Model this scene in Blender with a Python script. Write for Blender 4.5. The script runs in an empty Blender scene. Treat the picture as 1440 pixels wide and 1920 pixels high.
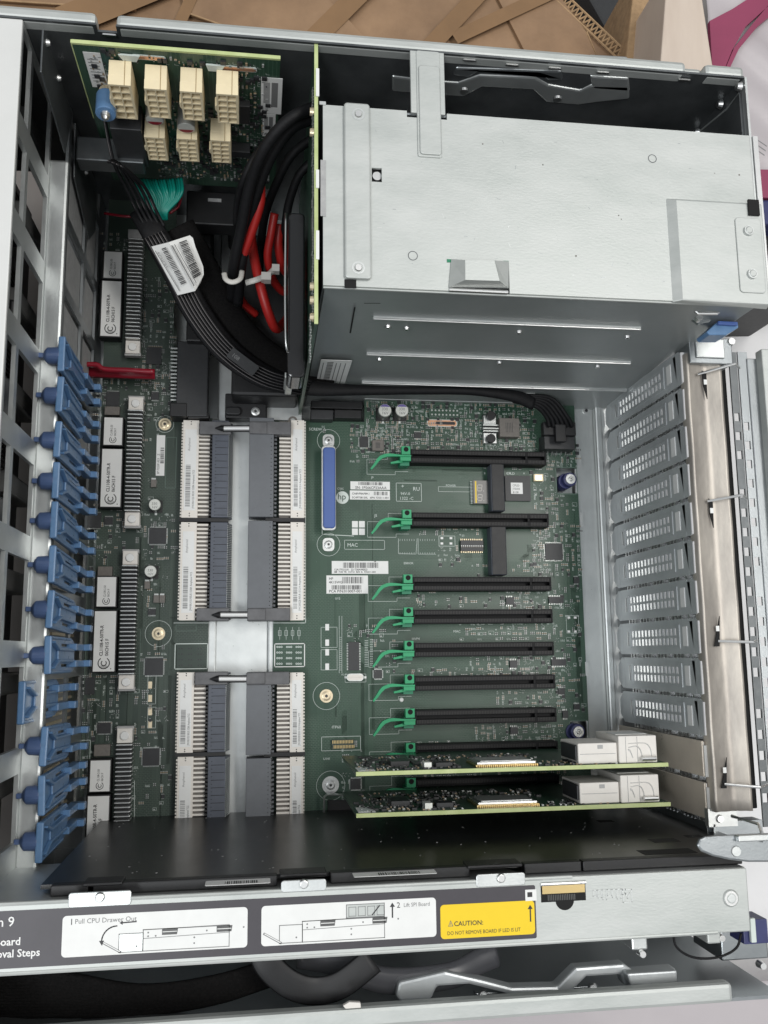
import bpy, math, random
from mathutils import Vector, Matrix
random.seed(7)
S = 0.001                                   # everything below is authored in millimetres
scn = bpy.context.scene
COL = scn.collection

# ------------------------------------------------------------------ camera
f_px, CX, CY, HGT = 1690.0, 720.0, 960.0, 570.0
AX = Vector((0.99023651, -0.01177145, 0.13889959))
AY = Vector((0.01001333, -0.98784731, -0.15510454))
AZ = Vector((0.13903739, 0.15498102, -0.9780846))
cam_d = bpy.data.cameras.new('camera'); cam = bpy.data.objects.new('camera', cam_d); COL.objects.link(cam)
cam_d.sensor_fit = 'VERTICAL'; cam_d.sensor_height = 24; cam_d.lens = f_px / 1920 * 24
cam_d.clip_start = 0.01; cam_d.clip_end = 20
Rm = Matrix((AX, AY, AZ))                   # columns = world x,y,z expressed in camera (u,v,w)
Rt = Rm.transposed()
r0, r1, r2 = Vector(Rm[0]), Vector(Rm[1]), Vector(Rm[2])
cam.matrix_world = Matrix(((r0.x, -r1.x, -r2.x, 0), (r0.y, -r1.y, -r2.y, 0), (r0.z, -r1.z, -r2.z, HGT * S), (0, 0, 0, 1)))
scn.camera = cam

# ------------------------------------------------------------------ light
w = bpy.data.worlds.new('World'); scn.world = w; w.use_nodes = True
wn = w.node_tree
bg = wn.nodes['Background']; bg.inputs[1].default_value = 0.53
tc = wn.nodes.new('ShaderNodeTexCoord'); sp = wn.nodes.new('ShaderNodeSeparateXYZ'); rp = wn.nodes.new('ShaderNodeValToRGB')
wn.links.new(tc.outputs['Generated'], sp.inputs[0]); wn.links.new(sp.outputs[2], rp.inputs[0]); wn.links.new(rp.outputs[0], bg.inputs[0])
rp.color_ramp.elements[0].position = 0.0; rp.color_ramp.elements[0].color = (.30, .28, .26, 1)
rp.color_ramp.elements[1].position = 0.7; rp.color_ramp.elements[1].color = (.92, .96, 1.0, 1)
def area(name, loc, sx, sy, power, col, target):
    l = bpy.data.lights.new(name, 'AREA'); l.shape = 'RECTANGLE'; l.size = sx; l.size_y = sy; l.energy = power; l.color = col
    o = bpy.data.objects.new(name, l); COL.objects.link(o); o.location = loc
    o.rotation_euler = (Vector(target) - Vector(loc)).to_track_quat('-Z', 'Y').to_euler(); return o
area('ceiling_light', (0.9, 0.35, 2.1), 1.3, 0.35, 20, (1.0, .98, .94), (0, 0.1, 0))
area('ceiling_light', (-0.8, -0.5, 2.1), 1.3, 0.35, 20, (.95, .98, 1.0), (0, 0.1, 0))
scn.view_settings.view_transform = 'Standard'; scn.view_settings.look = 'None'
scn.view_settings.exposure = 0.0; scn.view_settings.gamma = 1; scn.view_settings.use_curve_mapping = False

# ------------------------------------------------------------------ pixel -> millimetre helpers (1440x1920 photograph)
def ray(u, v): return Rt @ Vector((u - CX, v - CY, f_px))
def P(u, v, z=0):
    d = ray(u, v); t = (z - HGT) / d.z; return Vector((d.x * t, d.y * t, z))
def PX(u, v, X):
    d = ray(u, v); t = X / d.x; return Vector((X, d.y * t, d.z * t + HGT))
def PY(u, v, Y):
    d = ray(u, v); t = Y / d.y; return Vector((d.x * t, Y, d.z * t + HGT))
def RC(u0, v0, u1, v1, z=0):
    um, vm = (u0 + u1) / 2, (v0 + v1) / 2
    return P(u0, vm, z).x, P(u1, vm, z).x, P(um, v1, z).y, P(um, v0, z).y

# ------------------------------------------------------------------ materials
MATS = {}
def mat(name, col, rough=.5, metal=0., var=0., scale=200., col2=None, bump=0., bscale=600., rvar=0., spec=.5, alpha=1., coat=0., stretch=None, kind='noise', emis=None):
    m = bpy.data.materials.new(name); m.use_nodes = True; nt = m.node_tree; b = nt.nodes['Principled BSDF']
    b.inputs['Base Color'].default_value = (*col, 1); b.inputs['Roughness'].default_value = rough; b.inputs['Metallic'].default_value = metal
    b.inputs['Specular IOR Level'].default_value = spec; b.inputs['Alpha'].default_value = alpha; b.inputs['Coat Weight'].default_value = coat
    if emis: b.inputs['Emission Color'].default_value = (*col, 1); b.inputs['Emission Strength'].default_value = emis
    tcn = nt.nodes.new('ShaderNodeTexCoord'); src = tcn.outputs['Object']
    if stretch:
        mp = nt.nodes.new('ShaderNodeMapping'); mp.inputs['Scale'].default_value = stretch; nt.links.new(src, mp.inputs[0]); src = mp.outputs[0]
    if var or col2 or rvar:
        if kind == 'vor':
            n = nt.nodes.new('ShaderNodeTexVoronoi'); n.inputs['Scale'].default_value = scale; fac = n.outputs['Color']
            sep = nt.nodes.new('ShaderNodeSeparateColor'); nt.links.new(fac, sep.inputs[0]); fac = sep.outputs[0]
        else:
            n = nt.nodes.new('ShaderNodeTexNoise'); n.inputs['Scale'].default_value = scale; n.inputs['Detail'].default_value = 6; n.inputs['Roughness'].default_value = .65; fac = n.outputs['Fac']
        nt.links.new(src, n.inputs['Vector'])
        if var or col2:
            r = nt.nodes.new('ShaderNodeValToRGB'); r.color_ramp.elements[0].position = .3; r.color_ramp.elements[1].position = .72
            c2 = col2 or tuple(min(1, c * (1 + var)) for c in col); c1 = col if col2 else tuple(c * (1 - var) for c in col)
            r.color_ramp.elements[0].color = (*c1, 1); r.color_ramp.elements[1].color = (*c2, 1)
            nt.links.new(fac, r.inputs[0]); nt.links.new(r.outputs[0], b.inputs['Base Color'])
        if rvar:
            mr = nt.nodes.new('ShaderNodeMapRange'); mr.inputs['To Min'].default_value = max(.02, rough - rvar); mr.inputs['To Max'].default_value = rough + rvar
            nt.links.new(fac, mr.inputs[0]); nt.links.new(mr.outputs[0], b.inputs['Roughness'])
    if bump:
        n2 = nt.nodes.new('ShaderNodeTexNoise'); n2.inputs['Scale'].default_value = bscale; n2.inputs['Detail'].default_value = 4; nt.links.new(src, n2.inputs['Vector'])
        bp = nt.nodes.new('ShaderNodeBump'); bp.inputs['Strength'].default_value = bump; bp.inputs['Distance'].default_value = .001
        nt.links.new(n2.outputs['Fac'], bp.inputs['Height']); nt.links.new(bp.outputs[0], b.inputs['Normal'])
    MATS[name] = m; return m
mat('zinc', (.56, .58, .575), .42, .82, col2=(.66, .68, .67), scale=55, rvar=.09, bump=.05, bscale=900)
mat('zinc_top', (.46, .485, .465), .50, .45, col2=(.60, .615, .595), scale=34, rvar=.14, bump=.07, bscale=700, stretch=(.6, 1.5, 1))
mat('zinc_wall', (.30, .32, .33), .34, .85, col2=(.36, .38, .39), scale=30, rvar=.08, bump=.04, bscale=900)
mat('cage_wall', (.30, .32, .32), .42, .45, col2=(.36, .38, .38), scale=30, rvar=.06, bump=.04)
mat('zinc_shaded', (.10, .108, .112), .42, .7, col2=(.18, .19, .195), scale=40, rvar=.08, bump=.05)  # zinc with the shade of inner faces put into its colour
mat('paint_white', (.70, .70, .68), .45, .1, var=.03, scale=40, bump=.08, bscale=1500)
mat('chrome_warm', (.36, .33, .30), .50, .65, col2=(.66, .61, .54), scale=42, rvar=.08, bump=.2, bscale=140, stretch=(1.6, .5, 1))  # mottled colour stands for blurred reflections on the bar
mat('steel', (.78, .78, .77), .32, 1., var=.06, scale=80)
mat('cover_steel', (.52, .545, .555), .36, .42, col2=(.61, .635, .64), scale=60, rvar=.06, bump=.05)
mat('card_bracket', (.74, .66, .56), .30, .3, var=.07, scale=60, rvar=.08)  # tan tint stands for the cream ports reflected in the steel
mat('gold', (.72, .55, .27), .3, 1.)
mat('brass', (.80, .68, .48), .34, .6, var=.12, scale=300)
mat('copper', (.68, .38, .24), .42, .7, var=.2, scale=300)
mat('solder', (.60, .62, .60), .38, .75, var=.15, scale=500)
mat('smd_end', (.46, .47, .46), .45, .5, var=.25, scale=500)
mat('tin', (.62, .63, .62), .36, .75, var=.08, scale=300)
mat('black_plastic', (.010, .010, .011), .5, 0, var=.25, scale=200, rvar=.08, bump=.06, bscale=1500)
mat('black_gloss', (.012, .012, .013), .16, 0, spec=.6)
mat('panel_black', (.011, .0115, .012), .33, 0, var=.25, scale=40, rvar=.10, bump=.02, spec=.7, stretch=(1, 1, .35))
mat('slot_black', (.006, .006, .007), .55, 0, var=.15, scale=300, spec=.25)
mat('slot_pin', (.035, .033, .032), .5, .1)
mat('cavity', (.004, .004, .004), .8, 0)
mat('chip', (.028, .029, .031), .45, 0, var=.15, scale=400)
mat('chip_grey', (.10, .10, .098), .42, .1, var=.12, scale=400)
mat('ferrite', (.17, .155, .14), .55, .15, var=.15, scale=500)
mat('rod', (.85, .85, .84), .35, .35)
mat('housing_blue', (.082, .092, .116), .48, 0, var=.1, scale=150, bump=.05)
mat('housing_grey', (.13, .138, .15), .48, 0, var=.07, scale=120, bump=.05)
mat('guide_grey', (.12, .12, .125), .5, 0, var=.25, scale=140)
mat('ivory', (.80, .755, .69), .5, 0, var=.03, scale=150)
mat('cream', (.82, .70, .47), .42, 0, var=.05, scale=120)
mat('cream_dark', (.40, .29, .15), .5, 0)
mat('label_white', (.80, .80, .78), .45, 0, var=.04, scale=100)
mat('label_dark', (.055, .05, .058), .42, 0, var=.08, scale=100)
mat('label_yellow', (.86, .60, .012), .42, 0, var=.03, scale=60)
mat('ink', (.03, .03, .032), .5)
mat('ink_grey', (.20, .20, .20), .5)
mat('silk', (.62, .68, .64), .5)
mat('silk_dim', (.13, .19, .155), .5)
mat('blue_plastic', (.115, .225, .40), .30, 0, var=.14, scale=120, rvar=.1, bump=.05)
mat('knob_blue', (.07, .115, .24), .4, 0, var=.15, scale=120)
mat('blue_dark', (.035, .04, .13), .4, 0, var=.1, scale=200)
mat('blue_handle', (.065, .125, .36), .4, 0, var=.03, scale=90)
mat('cap_top', (.72, .73, .68), .38, .35, var=.06, scale=500)
mat('cap_side', (.10, .10, .095), .3, .5)
mat('cap_purple', (.16, .13, .36), .45)
mat('latch_green', (.012, .33, .135), .4, 0, var=.1, scale=200)
mat('latch_teal', (.010, .20, .10), .45, 0)
mat('cable_black', (.007, .007, .008), .58, 0, var=.3, scale=400, spec=.25, bump=.15, bscale=900)
mat('wire_gloss', (.11, .10, .10), .42)  # thin grey tubes of this paint the gloss along black wires
mat('cable_red', (.40, .016, .013), .42, 0, var=.1, scale=150)
mat('wire_teal', (.004, .22, .17), .4)
mat('sleeve_mesh', (.004, .004, .004), .8, 0, col2=(.012, .011, .011), scale=900, bump=.5, bscale=1800, spec=.1)
mat('zip_white', (.60, .58, .54), .4)
mat('red_lever', (.26, .008, .022), .32)
mat('smd_tan', (.34, .25, .16), .5)
mat('smd_black', (.02, .02, .02), .4)
mat('pcb_edge', (.42, .50, .20), .5, 0, col2=(.60, .66, .34), scale=90)
mat('cardboard', (.21, .125, .068), .6, 0, col2=(.35, .215, .12), scale=22, bump=1.4, bscale=34)
mat('cardboard_edge', (.40, .26, .14), .8, 0, var=.2, scale=200, bump=.5, bscale=300)
mat('tape', (.25, .145, .07), .22, 0, var=.15, scale=20, bump=.3, bscale=60, alpha=1)
mat('wood_pale', (.56, .46, .38), .6, 0, col2=(.66, .56, .47), scale=24, bump=.1, bscale=80, stretch=(3, .5, 1))
mat('bag_white', (.50, .46, .47), .38, 0, var=.06, scale=6, bump=.6, bscale=11)
mat('paper_white', (.85, .84, .84), .6, 0, var=.03, scale=20)
mat('bag_magenta', (.27, .045, .10), .4, 0, var=.15, scale=10, bump=.3, bscale=14)
mat('floor_mat', (.22, .20, .19), .7, 0, col2=(.34, .32, .30), scale=4, bump=.2, bscale=60)
mat('conn_white', (.72, .68, .63), .5, 0, col2=(.80, .77, .72), scale=60)
mat('grille_dark', (.03, .028, .026), .5, .2, col2=(.10, .09, .075), scale=60)
mat('plate_grey', (.34, .34, .34), .6, .2, col2=(.46, .46, .45), scale=260, bump=.15, bscale=1500)
mat('purple_cap', (.05, .035, .16), .35)
mat('led_grey', (.20, .19, .18), .4)
mat('led_seg', (.55, .52, .48), .4)
mat('film_smoke', (.10, .10, .11), .25, 0, alpha=.55)

def pcb_mat(name, c1, c2, dot):
    m = bpy.data.materials.new(name); m.use_nodes = True; nt = m.node_tree; b = nt.nodes['Principled BSDF']; N = nt.nodes.new; L = nt.links.new
    t = N('ShaderNodeTexCoord'); n = N('ShaderNodeTexNoise'); n.inputs['Scale'].default_value = 18; n.inputs['Detail'].default_value = 5; L(t.outputs['Object'], n.inputs['Vector'])
    r = N('ShaderNodeValToRGB'); r.color_ramp.elements[0].position = .35; r.color_ramp.elements[1].position = .65
    r.color_ramp.elements[0].color = (*c1, 1); r.color_ramp.elements[1].color = (*c2, 1); L(n.outputs['Fac'], r.inputs[0])
    br = N('ShaderNodeTexBrick'); br.inputs['Scale'].default_value = 1000; br.inputs['Brick Width'].default_value = 2.1; br.inputs['Row Height'].default_value = 1.05
    br.inputs['Mortar Size'].default_value = .22; br.inputs['Mortar Smooth'].default_value = .6; br.offset = .5; L(t.outputs['Object'], br.inputs['Vector'])
    n2 = N('ShaderNodeTexNoise'); n2.inputs['Scale'].default_value = 26; n2.inputs['Detail'].default_value = 1; L(t.outputs['Object'], n2.inputs['Vector'])
    mr = N('ShaderNodeMapRange'); mr.inputs['From Min'].default_value = .42; mr.inputs['From Max'].default_value = .55; mr.inputs['To Max'].default_value = .75; L(n2.outputs['Fac'], mr.inputs[0])
    mu = N('ShaderNodeMath'); mu.operation = 'MULTIPLY'; L(br.outputs['Fac'], mu.inputs[0]); L(mr.outputs[0], mu.inputs[1])
    mx = N('ShaderNodeMixRGB'); mx.inputs[2].default_value = (*dot, 1); L(mu.outputs[0], mx.inputs[0]); L(r.outputs[0], mx.inputs[1]); L(mx.outputs[0], b.inputs['Base Color'])
    bp = N('ShaderNodeBump'); bp.inputs['Strength'].default_value = .25; bp.inputs['Distance'].default_value = .0003; L(mu.outputs[0], bp.inputs['Height']); L(bp.outputs[0], b.inputs['Normal'])
    b.inputs['Roughness'].default_value = .36; b.inputs['Specular IOR Level'].default_value = .5
    MATS[name] = m
pcb_mat('pcb', (.022, .058, .036), (.031, .074, .047), (.068, .125, .086))
pcb_mat('pcb_left', (.028, .046, .036), (.040, .060, .046), (.070, .098, .076))

# ------------------------------------------------------------------ mesh builder
OFF = {}
class MB:
    def __init__(s): s.v = []; s.f = []; s.m = []; s.names = []; s.M = None
    def mi(s, m):
        if m not in s.names: s.names.append(m)
        return s.names.index(m)
    def add(s, vs, fs, m):
        o = len(s.v); k = s.mi(m)
        if s.M is not None: vs = [s.M @ Vector(p) for p in vs]
        s.v += [tuple(p) for p in vs]; s.f += [tuple(i + o for i in q) for q in fs]; s.m += [k] * len(fs); return s
    def box(s, x0, x1, y0, y1, z0, z1, m):
        if x0 > x1: x0, x1 = x1, x0
        if y0 > y1: y0, y1 = y1, y0
        if z0 > z1: z0, z1 = z1, z0
        return s.add([(x0, y0, z0), (x1, y0, z0), (x1, y1, z0), (x0, y1, z0), (x0, y0, z1), (x1, y0, z1), (x1, y1, z1), (x0, y1, z1)],
                     [(3, 2, 1, 0), (4, 5, 6, 7), (0, 1, 5, 4), (1, 2, 6, 5), (2, 3, 7, 6), (3, 0, 4, 7)], m)
    def pb(s, u0, v0, u1, v1, z0, z1, m):
        x0, x1, y0, y1 = RC(u0, v0, u1, v1, z1); return s.box(x0, x1, y0, y1, z0, z1, m)
    def prism(s, poly, z0, z1, m):
        a = sum(poly[i][0] * poly[(i + 1) % len(poly)][1] - poly[(i + 1) % len(poly)][0] * poly[i][1] for i in range(len(poly)))
        if a < 0: poly = poly[::-1]
        n = len(poly)
        return s.add([(p[0], p[1], z0) for p in poly] + [(p[0], p[1], z1) for p in poly],
                     [tuple(range(n))[::-1], tuple(range(n, 2 * n))] + [(i, (i + 1) % n, n + (i + 1) % n, n + i) for i in range(n)], m)
    def cyl(s, x, y, z0, z1, r, m, n=20, r2=None):
        r2 = r if r2 is None else r2; c = [(math.cos(6.28319 * i / n), math.sin(6.28319 * i / n)) for i in range(n)]
        return s.add([(x + r * a, y + r * b, z0) for a, b in c] + [(x + r2 * a, y + r2 * b, z1) for a, b in c],
                     [tuple(range(n))[::-1], tuple(range(n, 2 * n))] + [(i, (i + 1) % n, n + (i + 1) % n, n + i) for i in range(n)], m)
    def ring(s, x, y, z, r0, r1, m, n=28, h=.12):
        c = [(math.cos(6.28319 * i / n), math.sin(6.28319 * i / n)) for i in range(n)]
        vs = [(x + r0 * a, y + r0 * b, z + h) for a, b in c] + [(x + r1 * a, y + r1 * b, z + h) for a, b in c]
        return s.add(vs, [(i, n + i, n + (i + 1) % n, (i + 1) % n) for i in range(n)], m)
    def line(s, pts, wd, z, m):
        for a, b in zip(pts[:-1], pts[1:]):
            d = Vector((b[0] - a[0], b[1] - a[1])); L = d.length
            if L < 1e-6: continue
            d /= L; n = Vector((-d.y, d.x)) * wd / 2; a2 = Vector(a[:2]) - d * wd / 2; b2 = Vector(b[:2]) + d * wd / 2
            s.add([(a2.x - n.x, a2.y - n.y, z), (b2.x - n.x, b2.y - n.y, z), (b2.x + n.x, b2.y + n.y, z), (a2.x + n.x, a2.y + n.y, z)], [(0, 1, 2, 3)], m)
        return s
    def rect(s, x0, x1, y0, y1, z, wd, m): return s.line([(x0, y0), (x1, y0), (x1, y1), (x0, y1), (x0, y0)], wd, z, m)
    def tube(s, pts, ra, m, rb=None, n=10, sub=6, up=(0, 0, 1), smooth=True, cap=True, rs=None):
        rb = rb or ra; pts = [Vector(p) for p in pts]
        if smooth and len(pts) > 2:
            q = [pts[0] * 2 - pts[1]] + pts + [pts[-1] * 2 - pts[-2]]; o = []
            for i in range(1, len(q) - 2):
                for k in range(sub):
                    t = k / sub; a, b, c, d = q[i - 1], q[i], q[i + 1], q[i + 2]
                    o.append(.5 * ((2 * b) + (c - a) * t + (2 * a - 5 * b + 4 * c - d) * t * t + (3 * b - a - 3 * c + d) * t ** 3))
            pts = o + [pts[-1]]
        vs = []; upv = Vector(up); N = len(pts)
        for i, p in enumerate(pts):
            t = (pts[min(i + 1, N - 1)] - pts[max(i - 1, 0)]).normalized(); sd = t.cross(upv)
            sd = sd.normalized() if sd.length > 1e-4 else Vector((1, 0, 0)); nn = sd.cross(t)
            f_ = 1.0
            if rs: t_ = i / max(1, N - 1) * (len(rs) - 1); k0 = min(int(t_), len(rs) - 2); f_ = rs[k0] + (rs[k0 + 1] - rs[k0]) * (t_ - k0)
            for k in range(n):
                a = 6.28319 * k / n; vs.append(p + sd * (f_ * ra * math.cos(a)) + nn * (rb * math.sin(a)))
        fs = [(i * n + k, i * n + (k + 1) % n, (i + 1) * n + (k + 1) % n, (i + 1) * n + k) for i in range(N - 1) for k in range(n)]
        if cap: fs += [tuple(range(n))[::-1], tuple(range((N - 1) * n, N * n))]
        return s.add(vs, fs, m)
    def plate(s, x0, x1, y0, y1, z0, z1, holes, m):
        """sheet with rectangular holes cut right through (grid of cells)"""
        xs = sorted({x0, x1, *[h for q in holes for h in q[:2]]}); ys = sorted({y0, y1, *[h for q in holes for h in q[2:4]]})
        xs = [x for x in xs if x0 <= x <= x1]; ys = [y for y in ys if y0 <= y <= y1]
        def solid(i, j):
            if i < 0 or j < 0 or i >= len(xs) - 1 or j >= len(ys) - 1: return False
            cx, cy = (xs[i] + xs[i + 1]) / 2, (ys[j] + ys[j + 1]) / 2
            return not any(h[0] < cx < h[1] and h[2] < cy < h[3] for h in holes)
        for i in range(len(xs) - 1):
            for j in range(len(ys) - 1):
                if not solid(i, j): continue
                a, b, c, d = xs[i], xs[i + 1], ys[j], ys[j + 1]
                s.add([(a, c, z1), (b, c, z1), (b, d, z1), (a, d, z1)], [(0, 1, 2, 3)], m); s.add([(a, c, z0), (b, c, z0), (b, d, z0), (a, d, z0)], [(3, 2, 1, 0)], m)
                if not solid(i - 1, j): s.add([(a, c, z0), (a, d, z0), (a, d, z1), (a, c, z1)], [(3, 2, 1, 0)], m)
                if not solid(i + 1, j): s.add([(b, c, z0), (b, d, z0), (b, d, z1), (b, c, z1)], [(0, 1, 2, 3)], m)
                if not solid(i, j - 1): s.add([(a, c, z0), (b, c, z0), (b, c, z1), (a, c, z1)], [(0, 1, 2, 3)], m)
                if not solid(i, j + 1): s.add([(a, d, z0), (b, d, z0), (b, d, z1), (a, d, z1)], [(3, 2, 1, 0)], m)
        return s
    def text(s, txt, x, y, size, m, z=.12, ox=0, sx=1., bold=0.):
        cu = bpy.data.curves.new('t', 'FONT'); cu.body = txt; cu.size = size; cu.resolution_u = 2; cu.offset = bold
        o = bpy.data.objects.new('t', cu); COL.objects.link(o); dg = bpy.context.evaluated_depsgraph_get(); dg.update()
        me = o.evaluated_get(dg).to_mesh()
        s.add([(x + v.co.x * sx, y + v.co.y, z) for v in me.vertices], [tuple(p.vertices) for p in me.polygons], m)
        o.evaluated_get(dg).to_mesh_clear(); bpy.data.objects.remove(o); bpy.data.curves.remove(cu); return s
    def bars(s, x, y, w_, h, seed, m='ink', z=.1):
        r = random.Random(seed); t = x
        while t < x + w_:
            a = r.choice((.25, .4, .6)); s.add([(t, y, z), (min(t + a, x + w_), y, z), (min(t + a, x + w_), y + h, z), (t, y + h, z)], [(0, 1, 2, 3)], m); t += a + r.choice((.25, .35, .55))
        return s
    def frame(s, o, ux, uy):
        ux = Vector(ux).normalized(); uy = Vector(uy).normalized(); n = ux.cross(uy); o = Vector(o)
        s.M = Matrix(((ux.x, uy.x, n.x, o.x), (ux.y, uy.y, n.y, o.y), (ux.z, uy.z, n.z, o.z), (0, 0, 0, 1))); return s
    def split(s, pad=.25):
        par = list(range(len(s.v)))
        def fd(a):
            while par[a] != a: par[a] = par[par[a]]; a = par[a]
            return a
        for q_ in s.f:
            for i in q_[1:]: par[fd(i)] = fd(q_[0])
        gr = {}
        for i in range(len(s.v)): gr.setdefault(fd(i), []).append(i)
        boxes = []
        for k, ids in gr.items():
            lo = [min(s.v[i][a] for i in ids) - pad for a in range(3)]; hi = [max(s.v[i][a] for i in ids) + pad for a in range(3)]; boxes.append([lo, hi, {k}])
        ch_ = True
        while ch_:
            ch_ = False; out = []
            for b in boxes:
                for o in out:
                    if all(b[0][a] <= o[1][a] and o[0][a] <= b[1][a] for a in range(3)):
                        o[0] = [min(o[0][a], b[0][a]) for a in range(3)]; o[1] = [max(o[1][a], b[1][a]) for a in range(3)]; o[2] |= b[2]; ch_ = True; break
                else: out.append(b)
            boxes = out
        res = []
        for lo, hi, ks in boxes:
            m = MB(); mp = {}
            for q_, mi in zip(s.f, s.m):
                if fd(q_[0]) in ks:
                    for i in q_:
                        if i not in mp: mp[i] = len(m.v); m.v.append(s.v[i])
                    m.f.append(tuple(mp[i] for i in q_)); m.m.append(m.mi(s.names[mi]))
            res.append(m)
        return res
    def build(s, name, parent=None, bevel=0., smooth=False, label=None, kind=None, split=False):
        if split: return [q_.build(name, parent, bevel, smooth, label, kind) for q_ in s.split()]
        me = bpy.data.meshes.new(name); off = OFF.get(parent.name, Vector((0, 0, 0))) if parent else Vector((0, 0, 0))
        base = off
        me.from_pydata([((p[0] - base.x) * S, (p[1] - base.y) * S, (p[2] - base.z) * S) for p in s.v], [], s.f)
        for n in s.names: me.materials.append(MATS[n])
        me.polygons.foreach_set('material_index', s.m)
        if smooth: me.polygons.foreach_set('use_smooth', [True] * len(s.f))
        me.update(); o = bpy.data.objects.new(name, me); COL.objects.link(o)
        if parent: o.parent = parent
        OFF[o.name] = base
        if bevel:
            b = o.modifiers.new('bevel', 'BEVEL'); b.width = bevel * S; b.segments = 2; b.limit_method = 'ANGLE'; b.angle_limit = math.radians(40); b.harden_normals = False
        if smooth == 'auto':
            pass
        if label: o['label'] = label
        if kind: o['kind'] = kind
        return o
def thing(name, label, cat, loc=(0, 0, 0), group=None):
    o = bpy.data.objects.new(name, None); COL.objects.link(o); o.empty_display_size = .005
    o.location = Vector(loc) * S; OFF[o.name] = Vector(loc); o['label'] = label; o['category'] = cat
    if group: o['group'] = group
    return o
def tag(o, label, cat, group=None):
    o['label'] = label; o['category'] = cat
    if group: o['group'] = group
    return o
def dup(o, parent=None, delta=None, label=None, group=None, root=True):
    c = o.copy(); COL.objects.link(c)
    if parent is not None: c.parent = parent
    if delta is not None: c.location = o.location + Vector(delta) * S
    OFF[c.name] = OFF[o.name] + (Vector(delta) if delta is not None else Vector((0, 0, 0)))
    if label: c['label'] = label
    if group: c['group'] = group
    for ch in list(o.children): dup(ch, c)
    return c
def rrect(x0, x1, y0, y1, r, k=5):
    o = []
    for cx, cy, a in ((x1 - r, y1 - r, 0), (x0 + r, y1 - r, 90), (x0 + r, y0 + r, 180), (x1 - r, y0 + r, 270)):
        for i in range(k + 1): t = math.radians(a + 90 * i / k); o.append((cx + r * math.cos(t), cy + r * math.sin(t)))
    return o
def screw(mb, x, y, z, r, m='solder', washer=None):
    if washer: mb.cyl(x, y, z, z + .5, r * 1.32, washer, 24)
    mb.cyl(x, y, z, z + 1.0, r, m, 24, r * .93); mb.cyl(x, y, z + 1.0, z + 1.35, r * .93, m, 24, r * .62)
    st = [((r * (.40 if i % 2 else .22)) * math.cos(i * math.pi / 6) + x, (r * (.40 if i % 2 else .22)) * math.sin(i * math.pi / 6) + y) for i in range(12)]
    mb.prism(st, z + 1.3, z + 1.40, 'ink')

T = 170.0; FL = -16.0
# ================================================================== surroundings
g = MB().box(-900, 1100, -700, 1100, -64, -60, 'floor_mat').build('floor'); g['kind'] = 'structure'
def boxthing(name, label, cat, px, ztop, zbot, m, group=None, bev=2):
    pts = [tuple(P(u, v, ztop)[:2]) for u, v in px]
    o = MB().prism(pts, zbot, ztop, m).build(name, bevel=bev); tag(o, label, cat, group); return o
def crumple(name, label, cat, px, ztop, mats_fn, nx=40, ny=40, amp=6, seed=1):
    """draped crinkled sheet over a quad given in picture corners (tl,tr,br,bl)"""
    c = [P(u, v, ztop) for u, v in px]; mb = MB(); rr = random.Random(seed); ph = [(rr.uniform(.02, .09), rr.uniform(.02, .09), rr.uniform(0, 6), rr.uniform(.3, 1)) for _ in range(14)]
    vs = []
    for j in range(ny + 1):
        for i in range(nx + 1):
            a, b = i / nx, j / ny; p = (c[0] * (1 - a) + c[1] * a) * (1 - b) + (c[3] * (1 - a) + c[2] * a) * b
            z = sum(k * abs(math.sin(p.x * fx + p.y * fy + q)) for fx, fy, q, k in ph) / len(ph) * amp * 2
            vs.append((p.x, p.y, ztop + z - amp))
    fs = [(j * (nx + 1) + i, j * (nx + 1) + i + 1, (j + 1) * (nx + 1) + i + 1, (j + 1) * (nx + 1) + i) for j in range(ny) for i in range(nx)]
    for q in fs:
        x = sum(vs[k][0] for k in q) / 4; y = sum(vs[k][1] for k in q) / 4; mb.add([vs[k] for k in q], [(3, 2, 1, 0)], mats_fn(x, y))
    me = mb.build(name, smooth=True)
    import bmesh
    bm = bmesh.new(); bm.from_mesh(me.data); bmesh.ops.remove_doubles(bm, verts=bm.verts, dist=1e-6); bm.to_mesh(me.data); bm.free()
    s_ = me.modifiers.new('thick', 'SOLIDIFY'); s_.thickness = .0006
    tag(me, label, cat); return me

# cardboard cartons behind the chassis
bx = thing('cardboard_box', 'crinkled brown cardboard box with taped flaps behind the top rim', 'box', P(500, 0, 60))
pts = [tuple(P(u, v, 60)[:2]) for u, v in [(-160, -200), (820, -260), (1062, 2), (1190, 140), (600, 110), (-160, 60)]]
MB().prism(pts, -60, 60, 'cardboard').build('carton', bx, bevel=1.5)
m = MB()
for a, b, wd in [((150, 40), (420, -70), 20), ((600, 70), (760, -90), 13), ((800, 100), (930, -40), 11), ((330, 70), (390, -60), 7), ((860, 75), (1085, -30), 9)]:
    m.line([P(*a, 60)[:2], P(*b, 60)[:2]], wd, 64.3 + .04 * wd, 'tape')
m.build('packing_tape', bx, split=True)
for z_, q_ in ((63, [(-40, -90), (262, -70), (255, 18), (110, 8), (-40, -2)]), (64, [(330, -90), (560, -60), (700, 84), (470, 66), (345, 22)]), (62.6, [(905, -60), (1010, -60), (1100, 60), (1120, 108), (985, 98)])):
    m = MB(); m.prism([tuple(P(u, v, z_)[:2]) for u, v in q_], z_ - 2.4, z_, 'cardboard'); m.tube([P(*q_[2], z_), P(*q_[3], z_), P(*q_[4], z_)], .7, 'cardboard_edge', n=5, smooth=False); o = m.build('box_flap', bx, bevel=.5)
m = MB()   # open corrugated edge on the right
a, b = P(1025, -30, 62), P(1192, 128, 62); n = 46
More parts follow.
